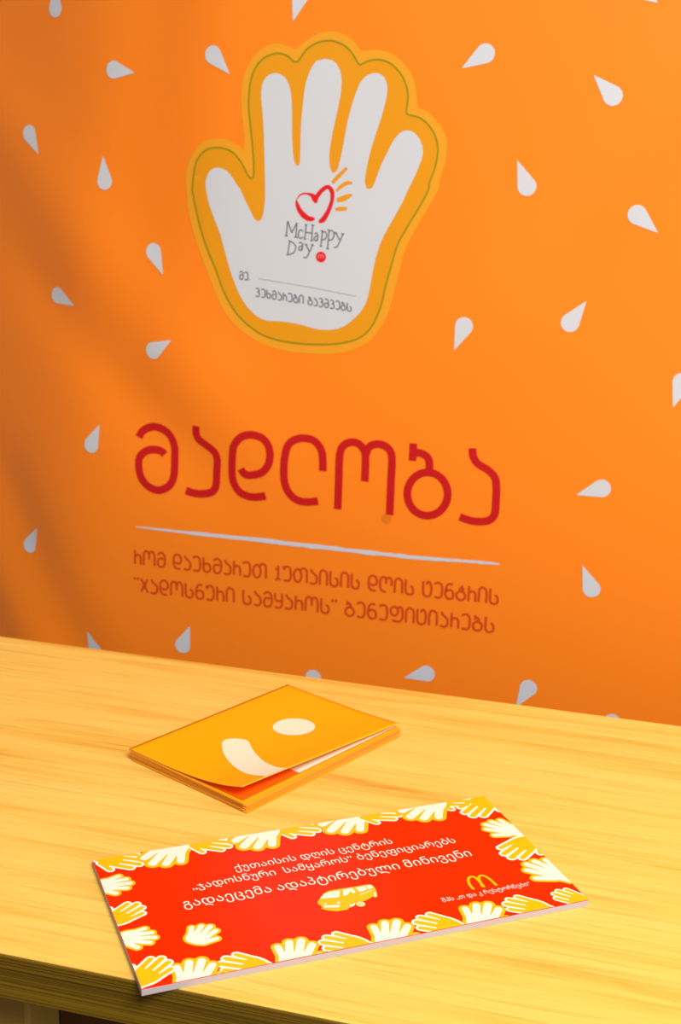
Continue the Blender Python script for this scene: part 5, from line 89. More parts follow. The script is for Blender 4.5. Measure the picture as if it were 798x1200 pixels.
    'Y1': [[0.093,-0.35],[0.099,-0.327],[0.103,-0.316],[0.109,-0.293],[0.115,-0.273],[0.119,-0.259],[0.125,-0.236],[0.128,-0.225],[0.135,-0.202],[0.139,-0.187],[0.144,-0.167],[0.151,-0.145],[0.154,-0.133],[0.161,-0.11],[0.164,-0.099],[0.17,-0.076],[0.175,-0.059],[0.18,-0.042],[0.186,-0.019],[0.19,-0.008],[0.199,0.015],[0.205,0.026],[0.211,0.04],[0.224,0.061],[0.236,0.08],[0.245,0.095],[0.251,0.106],[0.26,0.124],[0.268,0.141],[0.273,0.152],[0.284,0.174],[0.289,0.186],[0.296,0.202],[0.303,0.221],[0.308,0.235],[0.313,0.255],[0.32,0.278],[0.323,0.289],[0.33,0.312],[0.332,0.328],[0.334,0.346],[0.335,0.369],[0.338,0.392],[0.342,0.414],[0.344,0.426],[0.349,0.449],[0.353,0.471],[0.356,0.492],[0.359,0.506],[0.363,0.528],[0.367,0.551],[0.369,0.563],[0.373,0.586],[0.378,0.608],[0.381,0.625],[0.384,0.643],[0.388,0.665],[0.392,0.688],[0.394,0.7],[0.398,0.723],[0.402,0.745],[0.403,0.768],[0.394,0.791],[0.383,0.802],[0.368,0.811],[0.344,0.814],[0.32,0.805],[0.308,0.794],[0.3,0.779],[0.296,0.765],[0.292,0.745],[0.287,0.723],[0.284,0.705],[0.281,0.688],[0.276,0.665],[0.272,0.644],[0.269,0.631],[0.265,0.608],[0.26,0.586],[0.258,0.574],[0.253,0.551],[0.249,0.528],[0.246,0.517],[0.238,0.494],[0.224,0.487],[0.213,0.506],[0.211,0.517],[0.21,0.54],[0.211,0.563],[0.212,0.574],[0.213,0.597],[0.214,0.62],[0.215,0.643],[0.217,0.665],[0.218,0.688],[0.219,0.711],[0.22,0.734],[0.221,0.757],[0.222,0.779],[0.224,0.801],[0.224,0.814],[0.225,0.837],[0.227,0.859],[0.228,0.882],[0.229,0.905],[0.23,0.928],[0.226,0.951],[0.221,0.962],[0.211,0.974],[0.194,0.985],[0.175,0.99],[0.151,0.987],[0.139,0.981],[0.127,0.972],[0.115,0.953],[0.111,0.939],[0.109,0.916],[0.107,0.894],[0.106,0.871],[0.104,0.848],[0.103,0.825],[0.102,0.814],[0.101,0.791],[0.099,0.768],[0.098,0.745],[0.096,0.723],[0.095,0.7],[0.093,0.677],[0.091,0.654],[0.091,0.641],[0.089,0.62],[0.088,0.597],[0.086,0.574],[0.084,0.551],[0.079,0.535],[0.066,0.523],[0.045,0.528],[0.038,0.54],[0.035,0.563],[0.035,0.586],[0.035,0.608],[0.035,0.631],[0.034,0.654],[0.034,0.677],[0.034,0.7],[0.034,0.723],[0.034,0.745],[0.034,0.768],[0.033,0.791],[0.033,0.814],[0.033,0.837],[0.033,0.859],[0.033,0.882],[0.033,0.905],[0.032,0.928],[0.032,0.951],[0.032,0.974],[0.03,0.985],[0.019,1.008],[0.008,1.019],[-0.006,1.027],[-0.018,1.031],[-0.042,1.031],[-0.054,1.027],[-0.068,1.019],[-0.079,1.008],[-0.09,0.985],[-0.092,0.974],[-0.092,0.951],[-0.092,0.928],[-0.092,0.905],[-0.093,0.882],[-0.093,0.859],[-0.093,0.837],[-0.093,0.814],[-0.093,0.791],[-0.093,0.768],[-0.094,0.745],[-0.094,0.723],[-0.094,0.7],[-0.094,0.677],[-0.094,0.654],[-0.095,0.631],[-0.095,0.608],[-0.095,0.586],[-0.095,0.563],[-0.096,0.54],[-0.103,0.519],[-0.114,0.506],[-0.127,0.502],[-0.139,0.51],[-0.144,0.528],[-0.145,0.551],[-0.147,0.574],[-0.148,0.597],[-0.149,0.62],[-0.151,0.643],[-0.151,0.654],[-0.153,0.677],[-0.154,0.7],[-0.155,0.723],[-0.157,0.745],[-0.158,0.768],[-0.159,0.791],[-0.16,0.814],[-0.162,0.837],[-0.163,0.85],[-0.171,0.871],[-0.18,0.882],[-0.198,0.894],[-0.211,0.897],[-0.236,0.896],[-0.248,0.891],[-0.26,0.882],[-0.272,0.866],[-0.277,0.848],[-0.278,0.825],[-0.277,0.802],[-0.276,0.779],[-0.275,0.757],[-0.274,0.734],[-0.274,0.711],[-0.273,0.688],[-0.272,0.665],[-0.272,0.654],[-0.271,0.631],[-0.27,0.608],[-0.269,0.586],[-0.269,0.563],[-0.268,0.54],[-0.267,0.517],[-0.266,0.494],[-0.266,0.471],[-0.265,0.449],[-0.264,0.426],[-0.263,0.403],[-0.261,0.38],[-0.258,0.369],[-0.252,0.346],[-0.248,0.323],[-0.26,0.308],[-0.272,0.313],[-0.284,0.326],[-0.296,0.342],[-0.307,0.357],[-0.316,0.369],[-0.324,0.38],[-0.333,0.392],[-0.344,0.407],[-0.356,0.423],[-0.367,0.437],[-0.375,0.449],[-0.386,0.46],[-0.405,0.471],[-0.417,0.473],[-0.432,0.471],[-0.453,0.461],[-0.465,0.449],[-0.47,0.437],[-0.473,0.414],[-0.465,0.392],[-0.458,0.38],[-0.45,0.369],[-0.441,0.354],[-0.429,0.335],[-0.421,0.323],[-0.414,0.312],[-0.405,0.297],[-0.393,0.278],[-0.385,0.266],[-0.378,0.255],[-0.368,0.239],[-0.356,0.221],[-0.349,0.209],[-0.342,0.198],[-0.332,0.182],[-0.321,0.163],[-0.313,0.152],[-0.306,0.141],[-0.296,0.125],[-0.284,0.106],[-0.277,0.095],[-0.27,0.084],[-0.26,0.067],[-0.248,0.052],[-0.236,0.042],[-0.224,0.036],[-0.199,0.031],[-0.176,0.026],[-0.163,0.015],[-0.158,0.004],[-0.153,-0.019],[-0.15,-0.03],[-0.146,-0.053],[-0.141,-0.076],[-0.139,-0.089],[-0.135,-0.11],[-0.13,-0.133],[-0.127,-0.15],[-0.123,-0.167],[-0.119,-0.19],[-0.115,-0.211],[-0.112,-0.225],[-0.107,-0.247],[-0.103,-0.27],[-0.101,-0.281],[-0.096,-0.304],[-0.092,-0.327]],
}
GAP = 0.30          # the banner hangs this far behind the table
TZ = 0.74           # table height
FOLDS = [(-0.66, 1.75, -0.73, 1.12, 0.010, 0.07),
         (-1.00, 1.36, -0.66, 1.02, -0.007, 0.06),
         (-0.86, 1.08, -0.68, 0.92, 0.005, 0.045),
         (-0.93, 0.80, -0.76, 0.50, 0.006, 0.04),
         (-0.98, 0.72, -0.84, 0.48, -0.004, 0.03),
         (0.02, 1.46, -0.16, 1.22, 0.006, 0.06),
         (-0.02, 1.30, -0.20, 1.10, -0.003, 0.06)]



def fold(x, z):
    """depth of the soft creases of the hanging cloth at (x, z), metres"""
    y = 0.0
    for (x0, z0, x1, z1, amp, sig) in FOLDS:
        dx, dz = x1 - x0, z1 - z0
        L = math.sqrt(dx * dx + dz * dz)
        t = ((x - x0) * dx + (z - z0) * dz) / (L * L)
        dist = ((x - x0) * dz - (z - z0) * dx) / L
        over = max(0.0, -t, t - 1.0) * L
        y += amp * math.exp(-(dist / sig) ** 2) * math.exp(-(over / (2.2 * sig)) ** 2)
    # the left side of the cloth swings back from a long slanting bend
    d = (-0.665 - x) + (1.50 - z) * -0.22
    d = 0.035 * math.log(1.0 + math.exp(min(d / 0.035, 40.0)))
    return y + 0.36 * min(d, 0.5)


def srgb(r, g, b):
    f = lambda c: c / 12.92 if c <= 0.04045 else ((c + 0.055) / 1.055) ** 2.4
    return (f(r / 255), f(g / 255), f(b / 255), 1)


def mat(name, col, rough=0.6, spec=0.5, **kw):
    m = bpy.data.materials.new(name)
    m.use_nodes = True
    b = m.node_tree.nodes['Principled BSDF']
    b.inputs['Base Color'].default_value = col
    b.inputs['Roughness'].default_value = rough
    b.inputs['Specular IOR Level'].default_value = spec
    for k, v in kw.items():
        b.inputs[k.replace('_', ' ')].default_value = v
    return m


def nodes(m):
    nt = m.node_tree
    return nt, nt.nodes['Principled BSDF']


def new(nt, kind, **inputs):
    n = nt.nodes.new(kind)
    for k, v in inputs.items():
        n.inputs[k.replace('_', ' ')].default_value = v
    return n


def ramp(nt, stops):
    n = nt.nodes.new('ShaderNodeValToRGB')
    el = n.color_ramp.elements
    while len(el) < len(stops):
        el.new(0.5)
    for e, (p, c) in zip(el, stops):
        e.position, e.color = p, c
    return n


def link_obj(name, mesh, mats, parent=None, smooth=False):
    o = bpy.data.objects.new(name, mesh)
    for m in (mats if isinstance(mats, (list, tuple)) else [mats]):
        mesh.materials.append(m)
    COL.objects.link(o)
    if parent is not None:
        o.parent = parent
    if smooth:
        for p in mesh.polygons:
            p.use_smooth = True
    return o


def obj(name, bm, mats, parent=None, smooth=False):
    me = bpy.data.meshes.new(name)
    bm.normal_update()
    bm.to_mesh(me)
    bm.free()
    return link_obj(name, me, mats, parent, smooth)


def thing(name, label, cat, loc=(0, 0, 0), rot=(0, 0, 0), group=None):
    o = bpy.data.objects.new(name, None)
    o.empty_display_size = 0.05
    COL.objects.link(o)
    o.location, o.rotation_euler = loc, rot
    o['label'], o['category'] = label, cat
    if group:
        o['group'] = group
    return o


def box(bm, x0, x1, y0, y1, z0, z1, bevel=0.0, mi=0):
    r = bmesh.ops.create_cube(bm, size=1.0, matrix=Matrix.Translation(((x0 + x1) / 2, (y0 + y1) / 2, (z0 + z1) / 2))
                              @ Matrix.Diagonal((x1 - x0, y1 - y0, z1 - z0, 1)))
    fs = {f for v in r['verts'] for f in v.link_faces}
    if bevel:
        es = list({e for f in fs for e in f.edges})
        g = bmesh.ops.bevel(bm, geom=es, offset=bevel, segments=2, profile=0.5, affect='EDGES')
        fs = set(g['faces']) | {f for f in fs if f.is_valid}
    for f in fs:
        if f.is_valid:
            f.material_index = mi


def poly2(bm, pts, h=0.0, mi=0):
    """flat filled outline in the (a, b) plane at height h"""
    vs = [bm.verts.new((p[0], p[1], h)) for p in pts]
    f = bm.faces.new(vs)
    f.normal_update()
    if f.normal.z < 0:
        f.normal_flip()
    f.material_index = mi
    bmesh.ops.triangulate(bm, faces=[f], ngon_method='EAR_CLIP')


def ribbon2(bm, pts, h=0.0, mi=0, scale=1.0):
    """brush stroke along (a, b, width) points"""
    n = len(pts)
    L, R = [], []
    for i in range(n):
        p0, p1 = pts[max(i - 1, 0)], pts[min(i + 1, n - 1)]
        dx, dy = p1[0] - p0[0], p1[1] - p0[1]
        l = math.hypot(dx, dy) or 1e-9
        nx, ny = -dy / l, dx / l
        w = pts[i][2] * 0.5 * scale
        L.append(bm.verts.new((pts[i][0] + nx * w, pts[i][1] + ny * w, h)))
        R.append(bm.verts.new((pts[i][0] - nx * w, pts[i][1] - ny * w, h)))
    for i in range(n - 1):
        f = bm.faces.new((L[i], R[i], R[i + 1], L[i + 1]))
        f.normal_update()
        if f.normal.z < 0:
            f.normal_flip()
        f.material_index = mi


def strokes2(bm, sts, h=0.0, mi=0, scale=1.0):
    for k, s in enumerate(sts):
        ribbon2(bm, s, h + 0.00002 * (k % 3), mi, scale)


def disc2(bm, cx, cy, rx, ry, h=0.0, mi=0, n=40):
    poly2(bm, [(cx + rx * math.cos(2 * math.pi * i / n), cy + ry * math.sin(2 * math.pi * i / n)) for i in range(n)], h, mi)


def smooth_line(pts, n=5):
    out = []
    m = len(pts)
    for i in range(m - 1):
        q = [pts[max(i - 1, 0)], pts[i], pts[i + 1], pts[min(i + 2, m - 1)]]
        for k in range(n):
            t = k / n
            out.append(tuple(.5 * (2 * b + (c - a) * t + (2 * a - 5 * b + 4 * c - d) * t * t + (3 * b - a - 3 * c + d) * t ** 3)
                             for a, b, c, d in zip(*q)))
    out.append(tuple(pts[-1]))
    return out


# ------------------------------------------------------------------ materials
M = {}
M['cloth'] = mat('orange_banner_cloth', srgb(255, 134, 12), 0.62, 0.35, Sheen_Weight=0.12, Sheen_Roughness=0.5)
nt, b = nodes(M['cloth'])
tc = new(nt, 'ShaderNodeTexCoord')
nz = new(nt, 'ShaderNodeTexNoise', Scale=900.0, Detail=2.0)
bp = new(nt, 'ShaderNodeBump', Strength=0.08, Distance=0.0005)
nt.links.new(tc.outputs['Object'], nz.inputs['Vector'])
nt.links.new(nz.outputs['Fac'], bp.inputs['Height'])
nt.links.new(bp.outputs['Normal'], b.inputs['Normal'])
M['emblem_outer'] = mat('banner_print_amber', srgb(236, 160, 30), 0.62, 0.35)
M['emblem_inner'] = mat('banner_print_ochre', srgb(229, 152, 8), 0.62, 0.35)
M['print_white'] = mat('banner_print_white', srgb(206, 212, 222), 0.62, 0.35)
M['cut_green'] = mat('banner_print_green', srgb(146, 140, 8), 0.62, 0.35)
M['print_red'] = mat('banner_print_red', srgb(198, 8, 16), 0.62, 0.35)
M['print_rust'] = mat('banner_print_rust', srgb(212, 70, 10), 0.62, 0.35)
M['heart_red'] = mat('banner_print_heart_red', srgb(222, 20, 36), 0.62, 0.35)
M['badge_pink'] = mat('banner_print_pink', srgb(250, 120, 110), 0.62, 0.35)
M['letter_grey'] = mat('banner_print_grey', srgb(100, 104, 120), 0.62, 0.35)
M['rule_grey'] = mat('banner_print_pale_grey', srgb(165, 165, 165), 0.62, 0.35)
M['stain'] = mat('banner_stain_ochre', srgb(232, 120, 14), 0.62, 0.35)

# light laminate with brown grain running along the table
M['wood'] = mat('pale_oak_laminate', srgb(250, 200, 100), 0.38, 0.4)
nt, b = nodes(M['wood'])
tc = new(nt, 'ShaderNodeTexCoord')
mp = new(nt, 'ShaderNodeMapping')
mp.inputs['Scale'].default_value = (1.1, 17.0, 17.0)
mp.inputs['Rotation'].default_value = (0, 0, math.radians(1.0))
n1 = new(nt, 'ShaderNodeTexNoise', Scale=2.2, Detail=7.0, Roughness=0.62, Distortion=0.5)
mp2 = new(nt, 'ShaderNodeMapping')
mp2.inputs['Scale'].default_value = (3.0, 150.0, 150.0)
n2 = new(nt, 'ShaderNodeTexNoise', Scale=2.0, Detail=4.0, Roughness=0.6)
r1 = ramp(nt, [(0.27, srgb(212, 152, 56)), (0.36, srgb(240, 190, 80)), (0.48, srgb(250, 207, 100)), (0.75, srgb(254, 218, 116))])
r2 = ramp(nt, [(0.34, srgb(205, 165, 110)), (0.46, srgb(255, 255, 255))])
mx = nt.nodes.new('ShaderNodeMix')
mx.data_type = 'RGBA'
mx.blend_type = 'MULTIPLY'
mx.inputs[0].default_value = 0.34
nt.links.new(tc.outputs['Object'], mp.inputs['Vector'])
nt.links.new(tc.outputs['Object'], mp2.inputs['Vector'])
nt.links.new(mp.outputs['Vector'], n1.inputs['Vector'])
nt.links.new(mp2.outputs['Vector'], n2.inputs['Vector'])
nt.links.new(n1.outputs['Fac'], r1.inputs['Fac'])
nt.links.new(n2.outputs['Fac'], r2.inputs['Fac'])
nt.links.new(r1.outputs['Color'], mx.inputs[6])
nt.links.new(r2.outputs['Color'], mx.inputs[7])
nt.links.new(mx.outputs[2], b.inputs['Base Color'])

# dark laminated edge: thin layers one above the other
M['edge'] = mat('dark_laminated_edge', srgb(120, 88, 20), 0.55, 0.3)
nt, b = nodes(M['edge'])
tc = new(nt, 'ShaderNodeTexCoord')
mp = new(nt, 'ShaderNodeMapping')
mp.inputs['Scale'].default_value = (1.0, 1.0, 1500.0)
n1 = new(nt, 'ShaderNodeTexNoise', Scale=1.0, Detail=3.0, Roughness=0.6)
r1 = ramp(nt, [(0.36, srgb(56, 38, 2)), (0.5, srgb(108, 80, 6)), (0.68, srgb(142, 112, 20))])
nt.links.new(tc.outputs['Object'], mp.inputs['Vector'])
nt.links.new(mp.outputs['Vector'], n1.inputs['Vector'])
nt.links.new(n1.outputs['Fac'], r1.inputs['Fac'])
nt.links.new(r1.outputs['Color'], b.inputs['Base Color'])
M['leg'] = mat('olive_brown_panel', srgb(150, 118, 50), 0.55, 0.3)
M['apron'] = mat('dark_brown_board', srgb(80, 48, 20), 0.6, 0.3)

M['card_red'] = mat('glossy_red_print', srgb(255, 42, 0), 0.22, 0.15)
M['card_white'] = mat('card_print_cream', srgb(255, 250, 232), 0.3, 0.4)
M['card_yellow'] = mat('card_print_yellow', srgb(253, 196, 12), 0.3, 0.4)
M['foam'] = mat('white_foam_core', srgb(182, 170, 172), 0.7, 0.3)
M['book_orange'] = mat('amber_cover_print', srgb(255, 180, 0), 0.35, 0.4)
M['book_page_orange'] = mat('deep_orange_page_print', srgb(255, 105, 10), 0.45, 0.3)
M['book_white'] = mat('cream_paper', srgb(250, 240, 222), 0.5, 0.3)
M['book_cream_print'] = mat('cover_print_cream', srgb(255, 248, 218), 0.35, 0.4)
M['paper_edge'] = mat('orange_tinted_paper_edge', srgb(240, 176, 92), 0.7, 0.2)

M['page_edge'] = mat('shaded_orange_page_edge', srgb(196, 92, 16), 0.7, 0.2)  # orange darkened to paint in the shade of the grooves between covers
M['floor'] = mat('brown_floor_tiles', srgb(96, 66, 44), 0.45, 0.4)
nt, b = nodes(M['floor'])
tc = new(nt, 'ShaderNodeTexCoord')
br = new(nt, 'ShaderNodeTexBrick', Scale=2.4, Mortar_Size=0.012)
br.offset = 0.0
br.inputs['Color1'].default_value = srgb(98, 66, 42)
br.inputs['Color2'].default_value = srgb(88, 60, 40)
br.inputs['Mortar'].default_value = srgb(60, 44, 34)
nt.links.new(tc.outputs['Object'], br.inputs['Vector'])
nt.links.new(br.outputs['Color'], b.inputs['Base Color'])
M['wall'] = mat('warm_white_plaster', srgb(226, 216, 200), 0.85, 0.2)
nt, b = nodes(M['wall'])
nz = new(nt, 'ShaderNodeTexNoise', Scale=120.0, Detail=3.0)
bp = new(nt, 'ShaderNodeBump', Strength=0.15, Distance=0.001)
nt.links.new(nz.outputs['Fac'], bp.inputs['Height'])
nt.links.new(bp.outputs['Normal'], b.inputs['Normal'])
M['baseboard'] = mat('brown_baseboard', srgb(92, 62, 40), 0.5, 0.3)

# ------------------------------------------------------------------ the setting
WALL_Y = GAP + 0.22
bm = bmesh.new()
box(bm, -3.2, 2.8, -2.6, WALL_Y + 0.12, -0.08, 0.0)
obj('floor', bm, M['floor'])['kind'] = 'structure'
bm = bmesh.new()
box(bm, -3.2, 2.8, WALL_Y, WALL_Y + 0.12, 0.0, 2.9)
obj('wall_back', bm, M['wall'])['kind'] = 'structure'
bm = bmesh.new()
box(bm, -3.2, 2.8, WALL_Y - 0.014, WALL_Y, 0.0, 0.09, 0.003)
obj('baseboard_back', bm, M['baseboard'])['kind'] = 'structure'

# ------------------------------------------------------------------ table
FRONT = -0.5524
TT, TX0, TX1 = 0.035, -1.15, 0.85
table = thing('table', 'pale oak laminate table with a dark layered front edge, under the red card', 'table',
              ((TX0 + TX1) / 2, FRONT / 2, 0))
HX, HY = (TX1 - TX0) / 2, -FRONT / 2
bm = bmesh.new()
box(bm, -HX, HX, -HY + 0.002, HY, TZ - TT, TZ, 0.0012)
obj('tabletop', bm, M['wood'], table)
bm = bmesh.new()
box(bm, -HX, HX, -HY, -HY + 0.002, TZ - TT, TZ - 0.0006, 0.0003)
e = obj('edge_band', bm, M['edge'], table)
e['label'] = 'dark olive edge band of fine horizontal layers'
for sx in (-1, 1):
    for sy in (-1, 1):
        cx, cy = sx * (HX - 0.38) , sy * (HY - 0.075)
        if sx < 0:
            cx = LEGX = -0.484 - (TX0 + TX1) / 2
        bm = bmesh.new()
        box(bm, cx - 0.04, cx + 0.04, cy - 0.04, cy + 0.04, 0.0, TZ - TT, 0.003)
        obj('leg', bm, M['leg'], table)
bm = bmesh.new()
box(bm, LEGX + 0.04, HX - 0.42, -HY + 0.08, -HY + 0.10, TZ - TT - 0.09, TZ - TT, 0.002)
obj('apron', bm, M['apron'], table)

# ------------------------------------------------------------------ banner
BX0, BX1, BZ0, BZ1, CELL = -1.48, 1.04, 0.004, 2.104, 0.0125
banner = thing('banner', 'orange cloth banner printed with a white hand and pale drops, behind the table',
               'banner', (0, GAP, 0))


def sag(x, z):
    """depth of the woven grid itself (linear between its threads)"""
    i, j = math.floor((x - BX0) / CELL), math.floor((z - BZ0) / CELL)
    x0, z0 = BX0 + CELL * i, BZ0 + CELL * j
    s, t = (x - x0) / CELL, (z - z0) / CELL
    a = fold(x0, z0) * (1 - s) + fold(x0 + CELL, z0) * s
    b_ = fold(x0, z0 + CELL) * (1 - s) + fold(x0 + CELL, z0 + CELL) * s
    return a * (1 - t) + b_ * t


GX = [BX0 + CELL * i for i in range(int(round((BX1 - BX0) / CELL)) + 1)]
GZ = [BZ0 + CELL * i for i in range(int(round((BZ1 - BZ0) / CELL)) + 1)]
bm = bmesh.new()
grid = [[bm.verts.new((x, fold(x, z), z)) for x in GX] for z in GZ]
for j in range(len(GZ) - 1):
    for i in range(len(GX) - 1):
        bm.faces.new((grid[j][i], grid[j][i + 1], grid[j + 1][i + 1], grid[j + 1][i]))
cloth = obj('cloth', bm, M['cloth'], banner, True)
sol = cloth.modifiers.new('thickness', 'SOLIDIFY')
sol.thickness = 0.0008
sol.offset = -1.0   # thicken away from the printed side


def on_cloth(name, bm, mats, parent, lift=0.0005, cut=True):
    """lay a flat print (a = across, b = height, c = layer) onto the creased cloth"""
    if cut:
        xs = [v.co.x for v in bm.verts]
        zs = [v.co.y for v in bm.verts]
        for g, ax, lo, hi in ((GX, 0, min(xs), max(xs)), (GZ, 1, min(zs), max(zs))):
            for c in g:
                if lo + 1e-5 < c < hi - 1e-5:
                    co, no = ((c, 0, 0), (1, 0, 0)) if ax == 0 else ((0, c, 0), (0, 1, 0))
                    bmesh.ops.bisect_plane(bm, geom=bm.verts[:] + bm.edges[:] + bm.faces[:], plane_co=co, plane_no=no, dist=1e-7)
    for v in bm.verts:
        x, z, h = v.co
        v.co = (x, sag(x, z) - lift - h, z)
    return obj(name, bm, mats, parent, True)


def flat_print(name, key, m, parent, lift):
    bm = bmesh.new()
    poly2(bm, DATA[key])
    return on_cloth(name, bm, m, parent, lift)


emblem = flat_print('hand_emblem', 'emblem_outer', M['emblem_outer'], banner, 0.0004)
flat_print('inner_panel', 'emblem_inner', M['emblem_inner'], emblem, 0.0006)
flat_print('open_hand', 'palm', M['print_white'], emblem, 0.0008)
bm = bmesh.new()
strokes2(bm, DATA['cut_line'], 0.0, 0, 1.2)
on_cloth('green_outline', bm, M['cut_green'], emblem, 0.0008)
bm = bmesh.new()
strokes2(bm, DATA['heart'], 0.0, 0, 1.35)
on_cloth('heart', bm, M['heart_red'], emblem, 0.0010, False)
for s in DATA['rays']:
    bm = bmesh.new()
    ribbon2(bm, s, 0.0, 0, 1.15)
    on_cloth('ray', bm, M['emblem_inner'], emblem, 0.0010, False)
bm = bmesh.new()
strokes2(bm, DATA['mchappy'])
on_cloth('emblem_lettering', bm, M['letter_grey'], emblem, 0.0010, False)
bm = bmesh.new()
bx, bz, brad = DATA['badge']
disc2(bm, bx, bz, brad, brad)
strokes2(bm, DATA['badge_m'], 0.0002, 1)
on_cloth('round_badge', bm, [M['heart_red'], M['badge_pink']], emblem, 0.0010, False)
bm = bmesh.new()
strokes2(bm, DATA['palline'])
on_cloth('writing_rule', bm, M['rule_grey'], emblem, 0.0010, False)

bm = bmesh.new()
strokes2(bm, DATA['title'])
on_cloth('headline', bm, M['print_red'], banner, 0.0005)
bm = bmesh.new()
strokes2(bm, DATA['line'])
on_cloth('brush_line', bm, M['print_white'], banner, 0.0005, False)
bm = bmesh.new()
disc2(bm, DATA['stain'][0], DATA['stain'][1], 0.0065, 0.0065)
on_cloth('stain', bm, M['stain'], banner, 0.0004, False)

# upright monoline capitals of the small banner lettering: strokes in a unit-high box, width last
def ring(cx, cy, rx, ry, a0=0, a1=360, n=14):
    return [(cx + rx * math.cos(math.radians(a0 + (a1 - a0) * i / n)), cy + ry * math.sin(math.radians(a0 + (a1 - a0) * i / n))) for i in range(n + 1)]

G_AN = [[(.10, 1), (.10, .88), (.2, .76), (.38, .62), (.46, .48), (.46, .2), (.38, .05), (.2, 0), (0, .05)]]
G_EN = [[(0, .88), (.12, .98), (.3, 1), (.46, .88), (.5, .6), (.5, .3), (.42, .06), (.25, 0), (.02, .04)]]
GLYPH = {
    '\u10D0': (G_AN, .5),
    '\u10D1': ([[(.12, 1.02), (.12, .72)], [(.12, .88), (.3, .84), (.36, .62)], ring(.28, .3, .28, .3)], .58),
    '\u10D2': ([[(.05, .95), (.3, 1), (.42, .8), (.25, .6)], ring(.28, .3, .28, .3)], .58),
    '\u10D3': ([[(.16, .48), (.22, .38), (.4, .38), (.54, .52), (.54, .8), (.42, .97), (.25, 1), (.08, .9), (.02, .7), (.02, .3), (.12, .08), (.3, 0), (.5, .03)]], .58),
    '\u10D4': (G_EN, .54),
    '\u10D5': ([[(0, .92), (.2, 1), (.4, .9), (.42, .68), (.2, .55)], [(.2, .55), (.46, .5), (.5, .2), (.36, .02), (.2, 0), (0, .06)]], .54),
    '\u10D7': ([ring(.27, .45, .26, .44), [(.46, .8), (.6, .98), (.8, .96), (.9, .75), (.9, 0)]], .94),
    '\u10D8': ([[(.02, 0), (.02, .7), (.1, .94), (.25, 1), (.42, .92), (.5, .7), (.5, 0)]], .54),
    '\u10DA': ([[(.46, .0), (.2, .03), (.04, .3), (.02, .7), (.14, .96), (.34, 1), (.5, .86), (.52, .55)]], .56),
    '\u10DB': ([[(.03, .82), (.14, .97), (.32, 1), (.5, .84), (.54, .6), (.54, .3), (.42, .04), (.25, 0), (.08, .06), (.02, .3), (.08, .54), (.28, .6), (.42, .52)]], .58),
    '\u10DC': ([[(.46, .97), (.24, 1), (.08, .84), (.02, .5), (.02, .25), (.14, .03), (.3, 0), (.48, .08), (.52, .32), (.44, .54), (.26, .6), (.06, .5)]], .56),
    '\u10DD': ([[(.02, 0), (.03, .75), (.12, .95), (.24, 1), (.38, .9), (.42, .7), (.42, .42)], [(.42, .7), (.5, .95), (.64, 1), (.76, .9), (.82, .7), (.82, 0)]], .86),
    '\u10E0': ([[(.04, 1), (.03, 0)], [(.03, .5), (.16, .66), (.34, .66), (.46, .5), (.47, 0)]], .5),
    '\u10E1': ([[(.02, 1), (.02, .3), (.1, .06), (.28, 0), (.46, .06), (.52, .28), (.46, .5), (.32, .58)]], .56),
    '\u10E2': ([ring(.28, .3, .28, .3), [(.34, .6), (.34, 1)], [(.34, .78), (.5, .74)], [(.16, .8), (.34, .72)]], .58),
    '\u10E3': ([[(.0, 1), (.02, .84), (.14, .8)], [(.08, .94), (.3, 1), (.46, .88), (.5, .6), (.5, .3), (.42, .06), (.25, 0), (.02, .04)]], .54),
    '\u10E4': ([ring(.25, .68, .24, .3), [(.46, .84), (.58, 1), (.74, .92), (.78, .6), (.78, .28), (.64, .04), (.4, 0), (.12, .05)]], .82),
    '\u10E5': ([[(.22, 1), (.22, .25), (.12, .04), (0, .02)], [(.02, .74), (.22, .74)], [(.22, .1), (.4, .02)]], .42),
    '\u10E6': ([[(.42, .0), (.18, .04), (.04, .3), (.02, .7), (.12, .95), (.26, 1), (.4, .88), (.42, .55)], [(.42, .8), (.52, .98), (.68, .98), (.78, .8), (.78, .45)]], .82),
    '\u10E7': ([[(.02, 1), (.02, .62), (.14, .48), (.34, .48), (.46, .58)], [(.48, 1), (.48, .26), (.38, .05), (.22, 0), (.02, .05)]], .52),
    '\u10E8': ([[(.04, 1), (.3, 1), (.48, .84), (.52, .5), (.5, .2), (.36, .02), (.2, 0), (.06, .1), (.02, .3), (.1, .5), (.3, .52), (.48, .42)]], .56),
    '\u10EA': ([[(.02, 1), (.02, .3), (.12, .05), (.28, 0), (.46, .06), (.54, .3), (.54, .7), (.44, .96), (.3, .98), (.24, .8)]], .58),
    '\u10EE': ([[(.04, 1), (.03, .3)], ring(.28, .3, .25, .3)], .58),
    '\u10EF': ([[(.02, .96), (.5, 0)], [(.48, .96), (.02, .02)], [(.12, .5), (.4, .5)]], .52),
    "'": ([[(.04, 1.02), (.02, .82)]], .06),
    '.': ([[(.03, .0), (.03, .1)]], .08),
}


def lettering(bm, text, p0, p1, height, stroke, h=0.0):
    """fit a line of small capitals between two baseline points"""
    gap, space = .17, .42
    adv = [(space if ch == ' ' else GLYPH[ch][1] + gap) for ch in text]
    total = sum(adv) - gap
    dx, dz = p1[0] - p0[0], p1[1] - p0[1]
    x = 0.0
    for ch, a in zip(text, adv):
        if ch != ' ':
            for k, st in enumerate(GLYPH[ch][0]):
                pts = []
                for (u, v) in st:
                    s = (x + u) / total
                    pts.append((p0[0] + dx * s, p0[1] + dz * s + v * height, stroke))
                if len(pts) > 2:
                    pts = smooth_line(pts, 3)
                ribbon2(bm, pts, h + 0.00002 * k)
        x += a


